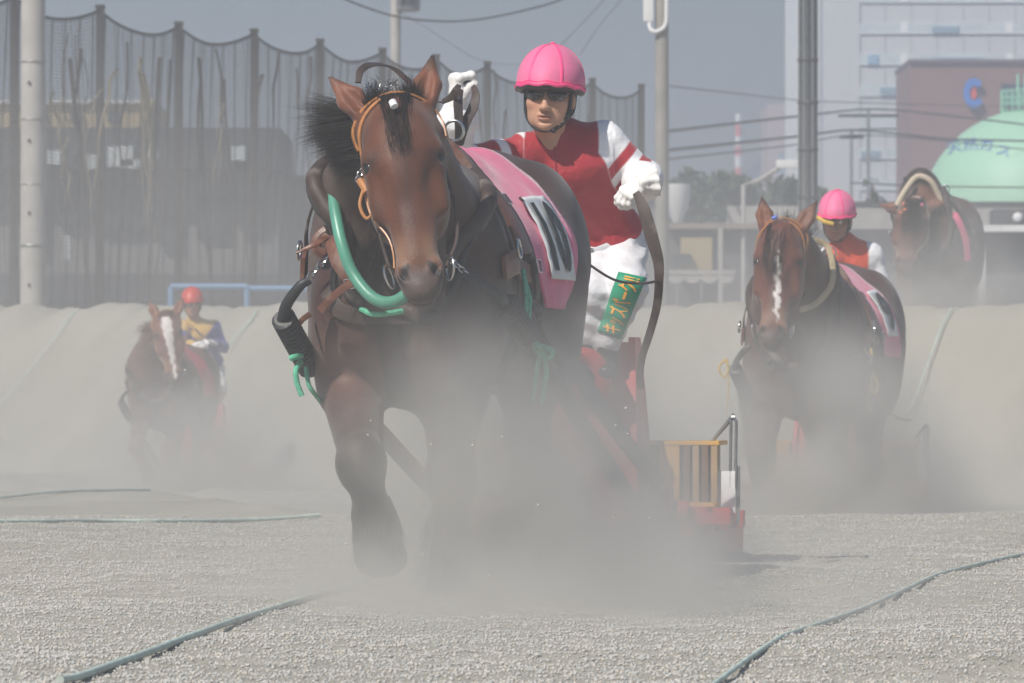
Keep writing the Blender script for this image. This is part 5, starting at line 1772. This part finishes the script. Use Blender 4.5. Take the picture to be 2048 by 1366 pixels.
def cable(pts, r, label):
    q = [P(*p) for p in pts]
    o = MB().tube(q, r, 5, smooth=8).build('cable', M['wire']); tag(o, label, 'cable')
cable([(640, -30, 126), (700, 2, 127), (790, 32, 130), (880, 42, 132), (960, 38, 134), (1050, 20, 136), (1130, -4, 138), (1250, -60, 140)], .024, 'thick cable sagging across the sky between the poles')
cable([(1160, 110, 150), (1200, 50, 150), (1260, -20, 150)], .012, 'thin cable climbing steeply above the helmet, left one')
cable([(1120, 92, 150), (1180, 30, 150), (1225, -20, 150)], .012, 'thin cable climbing steeply left of the other steep one')
cable([(790, 18, 132), (860, 60, 150), (960, 120, 160), (1050, 130, 170)], .008, 'fine cable falling from the pale pole towards the net')
cable([(1338, 262, 160), (1500, 243, 190), (1600, 232, 230), (1740, 218, 300), (1850, 226, 300), (2060, 250, 300)], .05, 'uppermost dark cable in front of the office building')
cable([(1338, 300, 160), (1480, 285, 190), (1600, 272, 230), (1704, 260, 280), (1800, 268, 280), (1900, 278, 280), (2060, 282, 280)], .055, 'heavy cable crossing the gas tank at mid height')
cable([(1338, 318, 160), (1500, 300, 190), (1600, 288, 230), (1704, 270, 280), (1850, 278, 280), (2060, 300, 280)], .03, 'lower cable crossing the gas tank under the heavy one')
cable([(1338, 172, 200), (1450, 184, 220), (1600, 200, 300), (1750, 206, 320), (2060, 214, 320)], .028, 'faint cable high above the chimney')
cable([(1700, 365, 200), (1850, 372, 200), (2060, 375, 200)], .03, 'fine cable low across the gas tank')

# ================================================================ buildings
def rect(u0, v0, u1, v1, d):
    a, b = P(u0, v0, d), P(u1, v1, d)
    return a.x, b.x, b.z, a.z      # x0, x1, z0, z1
def bbox_at(u0, v0, u1, v1, d, depth, col=None, down=True, mb=None):
    x0, x1, z0, z1 = rect(u0, v0, u1, v1, d)
    if down: z0 = -.5
    return (mb or MB()).box(((x0 + x1) / 2, d + depth / 2, (z0 + z1) / 2), (x1 - x0, depth, z1 - z0))
glassb = mat('pale_glass', (.55, .61, .63), .3, noise=(.4, .12))
glassd = mat('blue_glass', (.26, .36, .43), .15)
darkw = mat('dark_window', (.05, .06, .07), .2)
# office building
off_w = mat('office_wall', (.56, .57, .58), .7, noise=(.1, .04))
off_e = mat('office_edge', (.80, .81, .82), .6)
e = empty('office_building', P(1850, 783, 600), 0, 'tall pale office building with bands of blue windows at the right', 'building')
def loc(o, e=None):
    return o
def addp(mb, name, m, parent, root):
    o = mb.build(name, m, parent, smooth=False)
    off = Vector(root.location)
    if parent is not root: pass
    o.data.transform(Matrix.Translation(-off))
    return o
D = 600
w = addp(bbox_at(1597, -180, 2300, 783, D, 25), 'wall', off_w, e, e)
addp(bbox_at(1594, -182, 1606, 783, D - .4, 25.8), 'corner_strip', off_e, e, e)
for u in (1640, 1718):
    addp(bbox_at(u, -180, u + 3, 783, D - .12, .2), 'joint', mat('joint', (.40, .41, .42), .8), e, e)
for u in range(1770, 2060, 52):
    addp(bbox_at(u, -180, u + 1.2, 783, D - .06, .1), 'joint', bpy.data.materials['joint'], e, e)
pitch = 62.5
for k_ in range(-2, 7):
    v = 46 + pitch * k_
    u1 = 2290 if k_ <= 1 else 1822
    wd = addp(bbox_at(1719, v, u1, v + 19, D - .18, .3, down=False), 'window', glassb, e, e)
    addp(bbox_at(1719, v + 19, u1, v + 21, D - .22, .22, down=False), 'sill', off_e, wd, e)
    for u in [1802, 2012, 2180] if k_ <= 1 else [1802]:
        addp(bbox_at(u, v - 1, u + 15, v + 20, D - .24, .2, down=False), 'window_pier', off_e, wd, e)
    for (a, b_, c) in {0: [(1865, 1918, 9)], 1: [(1736, 1757, 0), (1865, 1968, 9)], 2: [(1761, 1800, 5)], 4: [(1722, 1760, 9)]}.get(k_, []):
        addp(bbox_at(a, v + c * .7, b_, v + 19, D - .35, .2, down=False), 'blind', glassd if c else mat('sky_blue_blind', (.28, .45, .60), .4), wd, e)
# brown building with the emblem
brown = mat('brown_cladding', (.24, .125, .085), .8, noise=(.3, .06))
e = empty('brown_building', P(1950, 783, 560), 0, 'windowless brown building with a blue and red emblem near its top', 'building')
addp(bbox_at(1820, 122, 2250, 783, 560, 20), 'wall', brown, e, e)
addp(bbox_at(1818, 118, 2252, 124, 559.6, 20.8, down=False), 'parapet', mat('parapet', (.15, .10, .09), .7), e, e)
addp(bbox_at(2003, 167, 2060, 214, 559.7, .6, down=False), 'louvre', darkw, e, e)
c = P(1948, 186, 559.6)
sx = 560 / F
emb = empty('emblem', c - e.location, 0); emb.parent = e
ring = MB()
V, Fs = [], []
n = 40
for i in range(n + 1):
    a = R(40 + 285 * i / n)
    ro = (21 * sx, 30 * sx); ri = (10 * sx, 15 * sx)
    V += [Vector((ro[0] * math.cos(a), 0, ro[1] * math.sin(a))), Vector((ri[0] * math.cos(a) + 1.0 * sx, 0, ri[1] * math.sin(a)))]
for i in range(n): Fs.append((2 * i, 2 * i + 1, 2 * i + 3, 2 * i + 2))
Fs2 = Fs
o = MB().add(V, Fs2).build('emblem_ring', mat('emblem_blue', (.03, .18, .62), .5), emb, smooth=False)
md = o.modifiers.new('t', 'SOLIDIFY'); md.thickness = .3
fl = [(0, -14), (5, -8), (6, 0), (2, 8), (6, 15), (-1, 10), (-6, 2), (-6, -8)]
MB().prism([(a * sx, b_ * sx) for a, b_ in fl], 1, -.2, .1).build('emblem_flame', mat('emblem_red', (.70, .06, .04), .5), emb, smooth=False)
# gas tank: a green sphere with its lettering and top railing
Dt = 480
tr = 226 * Dt / F
tc_ = P(2062, 440, Dt + tr)
e = empty('gas_tank', tc_, 0, 'huge pale green spherical gas tank with blue lettering at the right edge', 'gas tank')
tm = mat('tank_green', (.38, .68, .46), .5, noise=(.12, .03))
MB().sphere((0, 0, 0), tr, 96).build('shell', tm, e)
rl = M['tank_rail'] = mat('tank_rail', (.32, .66, .46), .5)
b = MB()
for i in range(24):
    a = 2 * math.pi * i / 24; rr = 2.6
    b.tube([(rr * math.cos(a), rr * math.sin(a), tr - .6), (rr * math.cos(a), rr * math.sin(a), tr + 1.6)], .06, 6)
for z in (.5, 1.0, 1.6):
    b.tube([(2.6 * math.cos(a), 2.6 * math.sin(a), tr + z) for a in np.linspace(0, 6.283, 33)[:-1]], .06, 6, closed=True)
b.tube([(-1.2, -1, tr - .2), (-1.2, -1, tr + 3)], .12, 6); b.tube([(-.6, -1.2, tr - .2), (-.6, -1.2, tr + 3)], .12, 6)
b.build('railing', rl, e)
for i in range(8):
    a = R(i * 45 + 10)
    MB().tube([(tr * .97 * math.cos(a), tr * .97 * math.sin(a), 0), (tr * 1.0 * math.cos(a), tr * 1.0 * math.sin(a), -tc_.z)], .35, 10).build('leg', tm, e)
blue = mat('tank_lettering', (.05, .14, .50), .5)
for i, chh in enumerate('天然ガス'):
    me = text_mesh(chh)
    u0, v0 = 1908 + 33 * i, 296 - 9 * math.sin((i + .3) / 3.6 * math.pi) + (8 if i == 3 else 0)
    rot = R((16, 6, -4, -14)[i])
    bm = bmesh.new(); bm.from_mesh(me); bmesh.ops.triangulate(bm, faces=bm.faces)
    xs_ = [v.co.x for v in bm.verts]; ys_ = [v.co.y for v in bm.verts]
    cx, cyy = (min(xs_) + max(xs_)) / 2, (min(ys_) + max(ys_)) / 2
    for v in bm.verts:
        x, y = (v.co.x - cx) * 33, (v.co.y - cyy) * 27
        u, w_ = u0 + x * math.cos(rot) - y * math.sin(rot), v0 - (x * math.sin(rot) + y * math.cos(rot))
        o_ = Vector((0, 0, CH)); dr = (P(u, w_, 100) - o_).normalized()
        oc = o_ - tc_; bb = oc.dot(dr); cc = oc.dot(oc) - (tr + .06) ** 2
        disc = bb * bb - cc
        t = -bb - math.sqrt(max(disc, 0))
        v.co = o_ + dr * t - tc_
    bm.to_mesh(me); bm.free()
    link('lettering', me, blue, e)
# pinkish block, chimney, hills
e = empty('pink_building', P(1566, 783, 720), 0, 'plain pinkish block left of the office building', 'building')
addp(bbox_at(1536, 208, 1600, 783, 720, 20), 'wall', mat('pink_wall', (.42, .33, .33), .8), e, e)
addp(bbox_at(1556, 305, 1598, 350, 719.8, .4, down=False), 'window', glassd, e, e)
e = empty('chimney', P(1477, 783, 900), 0, 'slim red and white striped chimney on the horizon', 'chimney')
z0, z1 = P(1477, 783, 900).z, P(1477, 228, 900).z
cm = [mat('chimney_red', (.62, .10, .08), .7), mat('chimney_white', (.75, .75, .75), .7)]
vs = [228, 250, 272, 292, 312, 335, 783]
for i in range(6):
    za, zb = P(0, vs[i + 1], 900).z, P(0, vs[i], 900).z
    ra, rb = (3.2 + vs[i + 1] * .012) * .08, (3.2 + vs[i] * .012) * .08
    MB().tube([(0, 0, za - z0), (0, 0, zb - z0)], [ra, rb], 16).build('chimney_band', cm[(i + 1) % 2], e)
V, Q = [], []
for i in range(81):
    x = -90 + 180 * i / 80
    hgt = 40 + 6 * math.sin(i * .21 + 2) + 3 * math.sin(i * .6) + (-10 if x < -20 else 0)
    for j in range(7):
        t = j / 6
        V.append((x * 1.6, 950 + 60 * math.sin(t * 1.57), hgt * math.sin(t * 1.57) - 1 * (j == 0)))
for i in range(80):
    for j in range(6):
        k_ = i * 7 + j; Q.append((k_, k_ + 7, k_ + 8, k_ + 1))
o = link('hills', mesh_np(V, Q), mat('far_hills', (.02, .04, .05), .9)); o['kind'] = 'structure'

# ---- low buildings behind the net (left)
grey = mat('stable_wall', (.21, .21, .205), .85, noise=(.6, .25, 6))
droof = mat('stable_roof', (.05, .053, .058), .7, noise=(.5, .2))
e = empty('stable_building', P(250, 783, 165), 0, 'long grey stable building with a dark roof band behind the net', 'building')
addp(bbox_at(-200, 335, 556, 783, 165, 8), 'wall', grey, e, e)
addp(bbox_at(-220, 255, 560, 338, 163.8, 9.5, down=False), 'roof', droof, e, e)
addp(bbox_at(-220, 548, 560, 604, 162.8, 2, down=False), 'shadow_strip', droof, e, e)  # dark slab in roof colour standing in for the shadow across the wall
gg = np.random.default_rng(5)
for (u, v, w_, h2_) in ((95, 300, 25, 28), (172, 308, 22, 30), (215, 292, 50, 40), (240, 318, 40, 18), (462, 292, 30, 28), (128, 470, 12, 50)):
    addp(bbox_at(u, v, u + w_, v + h2_, 163.4, .5, down=False), 'window', mat('pale_window', (.55, .60, .62), .3), e, e)
for (u, v, w_, h2_) in ((200, 370, 90, 90), (395, 390, 60, 80), (118, 360, 40, 90), (320, 430, 40, 60), (40, 400, 50, 100), (480, 400, 50, 60)):
    addp(bbox_at(u, v, u + w_, v + h2_, 164.7, .5, down=False), 'doorway', darkw, e, e)
MB().sphere(P(306, 310, 163.3) - e.location, (.17, .1, .17), 12).build('round_lamp', M['white_paint'], e)
tan = mat('tan_wall', (.42, .32, .16), .8, noise=(.5, .1))
e = empty('tan_building', P(200, 783, 240), 0, 'yellowish upper storey rising behind the stable roof', 'building')
addp(bbox_at(-100, 205, 304, 783, 240, 10), 'wall', tan, e, e)
addp(bbox_at(-104, 200, 308, 206, 239.7, 10.6, down=False), 'parapet', off_w, e, e)
for u in (70, 140, 215):
    addp(bbox_at(u, 222, u + 22, 244, 239.8, .4, down=False), 'window', darkw, e, e)
e = empty('shed', P(800, 783, 170), 0, 'low pale shed behind the horse between net and buildings', 'shed')
addp(bbox_at(562, 360, 1310, 783, 172, 6), 'wall', mat('shed_wall', (.19, .19, .19), .85, noise=(.6, .2, 5)), e, e)
addp(bbox_at(556, 350, 1316, 362, 171.4, 7.2, down=False), 'roof', droof, e, e)
for u in (600, 660, 1230):
    addp(bbox_at(u, 400, u + 34, 470, 171.7, .5, down=False), 'window', darkw, e, e)

# ---- trees
leafm = mat('leaves', (.05, .085, .035), .7, noise=(.8, .35))
barkm = mat('bark', (.10, .08, .06), .9)
def tree(x, y, hgt, wid, seed, label, name='tree', group='trees beside the grey pole', n=2600, leaf=.24):
    g = np.random.default_rng(seed)
    e = empty(name, (x, y, 0), 0, label, 'tree', group)
    b = MB().tube([(0, 0, -.2), (.1, 0, hgt * .4), (0, .1, hgt * .8)], [hgt * .03, hgt * .022, hgt * .01], 8, smooth=3)
    cl = []
    for i in range(16):
        a = g.uniform(0, 6.28); rr = wid * .5 * math.sqrt(g.random()) * .8; z = hgt * g.uniform(.38, .93)
        rr *= 1 - .6 * max(0, z / hgt - .6) / .4
        c = Vector((rr * math.cos(a), rr * math.sin(a), z)); cl.append((c, wid * g.uniform(.12, .24)))
        b.tube([(0, 0, z * .6), c * .6 + Vector((0, 0, z * .38)), c], [hgt * .012, hgt * .008, hgt * .003], 5)
    b.build('trunk', barkm, e)
    k = g.integers(0, 16, n)
    C = np.array([list(cl[i][0]) for i in k]); Rr = np.array([cl[i][1] for i in k])
    dd = g.normal(0, 1, (n, 3)); dd /= np.linalg.norm(dd, axis=1)[:, None]
    Pn = C + dd * (Rr * g.random(n) ** .4)[:, None] * np.array([1, 1, .8])
    A = g.normal(0, 1, (n, 3)); A /= np.linalg.norm(A, axis=1)[:, None]
    B = np.cross(A, g.normal(0, 1, (n, 3))); B /= np.linalg.norm(B, axis=1)[:, None]
    s = (leaf * (.5 + g.random(n)))[:, None]
    V = np.stack([Pn - A * s, Pn + B * s * .5, Pn + A * s, Pn - B * s * .5], 1).reshape(-1, 3)
    Q = np.arange(4 * n).reshape(-1, 4)
    link('crown', mesh_np(V, Q), leafm, e, smooth=False)
TL = [(1372, 352, 250, 4.5, 'low dark tree just right of the grey concrete pole'), (1420, 332, 262, 5.2, 'round dark tree standing below the striped chimney, left of centre'), (1470, 338, 255, 5.5, 'dark tree directly below the striped chimney'), (1515, 335, 270, 5, 'tall dark tree between chimney and pinkish block'), (1560, 345, 258, 5, 'dark tree in front of the pinkish block'), (1655, 360, 258, 4, 'small dark tree just right of the steel mast'), (1745, 330, 200, 2.0, 'thin bare-looking tree in front of the office windows')]
for i, (u, v, d, wd_, lab) in enumerate(TL):
    p = P(u, v, d)
    tree(p.x, p.y, p.z, wd_ * (1.0 if i < 6 else .8), 50 + i, lab, n=2600 if i < 6 else 260, leaf=.26 if i < 6 else .12)

# ---- low buildings, walls and rails at the right
e = empty('grey_shed', P(1420, 783, 150), 0, 'low dark shed with tan panels between the grey pole and the fence post', 'shed')
addp(bbox_at(1338, 455, 1640, 783, 150, 6), 'wall', mat('dark_shed', (.10, .10, .11), .8, noise=(.6, .3)), e, e)
addp(bbox_at(1336, 446, 1642, 457, 149.5, 7, down=False), 'roof', mat('rust_roof', (.30, .24, .21), .8), e, e)
addp(bbox_at(1362, 475, 1424, 560, 149.6, .5, down=False), 'tan_panel', tan, e, e)
addp(bbox_at(1345, 508, 1382, 530, 149.3, .4, down=False), 'window', darkw, e, e)
e = empty('boundary_wall', P(1520, 783, 170), 0, 'pale concrete boundary wall right of the trees', 'wall')
addp(bbox_at(1455, 412, 1640, 783, 170, .6), 'wall_panel', M['concrete'], e, e)
e = empty('road_parapet', P(1900, 783, 190), 0, 'long pale parapet below the gas tank', 'wall')
addp(bbox_at(1600, 408, 2200, 783, 190, 1.0), 'wall_panel', M['concrete'], e, e)
addp(bbox_at(1600, 403, 2200, 408, 189.9, 1.2, down=False), 'coping', mat('dark_coping', (.09, .09, .09), .8), e, e)
e = empty('long_shed', P(1850, 783, 130), 0, 'long dark low shed with a white eaves line at the right edge', 'shed')
addp(bbox_at(1642, 458, 2200, 783, 130, 5), 'wall', mat('long_shed_wall', (.13, .13, .14), .8, noise=(.8, .2)), e, e)
addp(bbox_at(1890, 450, 2200, 463, 129.3, .8, down=False), 'eaves', off_e, e, e)
e = empty('roof_unit', P(2045, 458, 131), 0, 'dark box with a round white lamp standing on the roof of the long shed', 'roof unit')
addp(bbox_at(1990, 418, 2100, 459, 130.6, 1.5, down=False), 'housing', mat('cab_dark', (.12, .12, .13), .4), e, e)
MB().sphere(P(2036, 435, 130.55) - e.location, (.12, .06, .12), 12).build('lamp', M['white_paint'], e)
# course rail with scalloped bunting, right
e = empty('rail_fence', P(1450, 783, 105), 0, 'grey course rail with a row of scalloped covers behind the bank', 'fence')
addp(bbox_at(1338, 540, 1470, 549, 105, .15, down=False), 'rail', M['concrete'], e, e)
addp(bbox_at(1640, 548, 2100, 556, 105, .15, down=False), 'rail', M['grey_metal'], e, e)
for i in range(9):
    u = 1352 + i * 33 if i < 4 else 1600 + i * 45
    p = P(u, 552, 104.8) - e.location
    MB().prism([(p.x + .16 * math.cos(R(a)), p.z - .14 * math.sin(R(a))) for a in range(0, 181, 20)], 1, p.y - .02, p.y + .02).build('cover', M['concrete'] if i < 4 else M['grey_metal'], e)
for i in range(6):
    u = (1350, 1400, 1700, 1800, 1900, 2000)[i]
    addp(bbox_at(u, 545, u + 6, 783, 105.1, .1), 'rail_post', M['grey_metal'], e, e)
# blue tube barrier, left
bl = mat('blue_tube', (.16, .30, .50), .5)
e = empty('tube_barrier', P(420, 783, 84), 0, 'pale blue tube barrier standing on the bank behind the red helmet', 'barrier')
a, b_, c, d_ = P(342, 573, 84), P(494, 573, 84), P(342, 795, 84), P(494, 795, 84)
for (x, y) in ((a, b_), (a, c), (b_, d_), (P(494, 577, 84.3), P(640, 577, 84.3))):
    MB().tube([x - e.location, y - e.location], .045, 8).build('tube', bl, e)
# lamp and pipe shapes left of the mast
e = empty('street_lamp', P(1487, 783, 150), 0, 'pale street lamp on an angled arm left of the steel mast', 'street lamp')
MB().tube([P(1487, 783, 149) - e.location, P(1487, 370, 150) - e.location, P(1515, 362, 150) - e.location, P(1560, 335, 150) - e.location], .06, 8).build('pole', M['concrete'], e)
MB().box(P(1575, 328, 150) - e.location, (.6, .3, .22), bev=.04).build('lamp_head', M['white_paint'], e)
e = empty('water_tank', P(1352, 783, 180), 0, 'white funnel-shaped tank beside the grey concrete pole', 'tank')
q0, q1, q2_ = P(1355, 368, 180), P(1355, 400, 180), P(1355, 445, 180)
MB().tube([Vector((q2_.x - e.location.x, 0, -.7)), Vector((q2_.x - e.location.x, 0, q2_.z - e.location.z))], .12, 10).build('stand', M['grey_metal'], e)
MB().tube([q2_ - e.location, q1 - e.location, q0 - e.location], [.15, .40, .42], 16).build('tank_shell', M['white_paint'], e)
# ================================================================ haze and dust
def volume(name, lo, hi, density, color, blobs=None, noise=None, aniso=.2, label=None, rate=1.0, layer=None):
    c = [(a + b) / 2 for a, b in zip(lo, hi)]; d = [b - a for a, b in zip(lo, hi)]
    m = bpy.data.materials.new(name); m.use_nodes = True
    t = m.node_tree; N = t.nodes; L = t.links
    N.remove(N['Principled BSDF'])
    v = N.new('ShaderNodeVolumePrincipled')
    v.inputs['Color'].default_value = (*color, 1)
    v.inputs['Anisotropy'].default_value = aniso
    v.inputs['Density'].default_value = density
    L.new(v.outputs[0], N['Material Output'].inputs['Volume'])
    if blobs or layer:
        g = N.new('ShaderNodeNewGeometry')
        tot = None
        pos = g.outputs['Position']
        for (bc, br, amp) in blobs or []:
            s = N.new('ShaderNodeVectorMath'); s.operation = 'SUBTRACT'; L.new(pos, s.inputs[0]); s.inputs[1].default_value = bc
            q = N.new('ShaderNodeVectorMath'); q.operation = 'DIVIDE'; L.new(s.outputs[0], q.inputs[0]); q.inputs[1].default_value = br
            l = N.new('ShaderNodeVectorMath'); l.operation = 'LENGTH'; L.new(q.outputs[0], l.inputs[0])
            r = N.new('ShaderNodeMapRange'); r.interpolation_type = 'SMOOTHSTEP'
            r.inputs[1].default_value = 0; r.inputs[2].default_value = 1; r.inputs[3].default_value = amp; r.inputs[4].default_value = 0
            L.new(l.outputs['Value'], r.inputs[0])
            if tot is None: tot = r.outputs[0]
            else:
                a = N.new('ShaderNodeMath'); a.operation = 'ADD'; L.new(tot, a.inputs[0]); L.new(r.outputs[0], a.inputs[1]); tot = a.outputs[0]
        if layer:
            z0, z1, amp = layer
            sp = N.new('ShaderNodeSeparateXYZ'); L.new(pos, sp.inputs[0])
            r = N.new('ShaderNodeMapRange'); r.interpolation_type = 'SMOOTHSTEP'
            r.inputs[1].default_value = z0; r.inputs[2].default_value = z1; r.inputs[3].default_value = amp; r.inputs[4].default_value = 0
            L.new(sp.outputs[2], r.inputs[0])
            if tot is None: tot = r.outputs[0]
            else:
                a = N.new('ShaderNodeMath'); a.operation = 'ADD'; L.new(tot, a.inputs[0]); L.new(r.outputs[0], a.inputs[1]); tot = a.outputs[0]
        if noise:
            n = N.new('ShaderNodeTexNoise'); n.inputs['Scale'].default_value = noise[0]; n.inputs['Detail'].default_value = noise[3] if len(noise) > 3 else 3
            L.new(pos, n.inputs['Vector'])
            r = N.new('ShaderNodeMapRange'); r.inputs[1].default_value = noise[1]; r.inputs[2].default_value = noise[2]; r.inputs[3].default_value = .0; r.inputs[4].default_value = 2.1
            L.new(n.outputs[0], r.inputs[0])
            a = N.new('ShaderNodeMath'); a.operation = 'MULTIPLY'; L.new(tot, a.inputs[0]); L.new(r.outputs[0], a.inputs[1]); tot = a.outputs[0]
        L.new(tot, v.inputs['Density'])
    try: m.cycles.volume_step_rate = rate
    except Exception: pass
    o = MB().box(c, d).build(name, m, smooth=False)
    o['kind'] = 'stuff'
    if label: o['label'] = label; o['category'] = 'haze' if name == 'haze' else 'dust'
    return o


volume('haze', (-260, -18, -2), (300, 1080, 62), .0010, (.58, .67, .87), label='thin bluish haze over the whole racecourse', aniso=.1)
DC = (.90, .88, .84)
volume('dust_veil', (-6, -3, -.8), (6, 17.7, 5), .0060, (.84, .84, .85), label='faint veil of floating dust between the viewer and the front team')
volume('dust_cloud', (-2.4, 14.2, -.06), (2.6, 21.4, 1.7), 1, DC, noise=(1.9, .33, .67),
       blobs=[((.02, 18.95, -.05), (.92, 1.05, 1.25), 3.4), ((.25, 19.6, -.1), (.75, 1.2, 1.0), 2.0), ((.1, 18.4, -.12), (2.4, 4.3, .60), .30), ((.15, 18.6, -.1), (1.5, 2.2, .6), .7), ((-.35, 19.1, .1), (1.0, 1.0, 1.5), .28), ((-.55, 19.2, -.25), (.9, 1.2, .6), 1.5), ((.12, 20.5, .4), (.8, 1.1, .85), 1.7)],
       label='dense pale dust billowing around the legs of the front horse', rate=1.0)
volume('dust_cloud', (-.6, 21.42, -.06), (2.3, 24.5, 1.4), 1, DC, noise=(1.5, .3, .7),
       blobs=[((.85, 21.9, -.15), (1.2, 1.1, .62), .95), ((.1, 21.9, -.1), (.9, 1.2, 1.0), .6)],
       label='dust trailing beside the red sled of the front team', rate=1.0)
volume('dust_cloud', (.3, 32.2, -.3), (3.9, 35.6, 1.9), 1, DC, noise=(1.5, .3, .7),
       blobs=[((1.85, 33.7, -.15), (1.15, 1.3, 1.5), 4.2), ((2.1, 34.4, -.2), (1.1, 1.2, .8), 1.2), ((1.6, 33.8, .2), (1.3, 1.2, 1.6), .4)],
       label='dust cloud hiding the legs of the horse numbered 9', rate=1.0)
volume('dust_cloud', (-5.4, 56.4, -.6), (-1.6, 60.6, 1.9), 1, DC, noise=(1.2, .3, .7),
       blobs=[((-3.15, 58.5, -.35), (1.7, 1.8, 1.35), 1.9), ((-3.4, 58.5, .3), (1.8, 1.8, 1.8), .3)],
       label='dust cloud around the chestnut horse at the far left', rate=1.0)
volume('dust_cloud', (2.2, 54.6, .6), (6.6, 57.0, 3.2), 1, DC, noise=(1.2, .3, .7),
       blobs=[((4.35, 55.9, 1.2), (1.9, 1.15, 1.3), 2.2), ((4.4, 55.9, 1.6), (1.9, 1.1, 1.6), .5)],
       label='dust cloud below the horse beyond the sand bank', rate=1.0)
volume('dust_layer', (-12, 24.6, -.6), (12, 54.5, 4.2), 1, DC, noise=(.25, .3, .7, 2),
       layer=(-.2, 4.2, .014), blobs=[((0, 41, -.35), (16, 17, 1.5), .055)], label='thin veil of dust hanging low over the course', rate=1.0)
volume('dust_layer', (-14, 61, -.6), (4, 90, 7.5), 1, DC, noise=(.2, .3, .7, 2),
       layer=(1.0, 7.5, .014), label='veil of dust drifting in front of the tall net', rate=1.0)
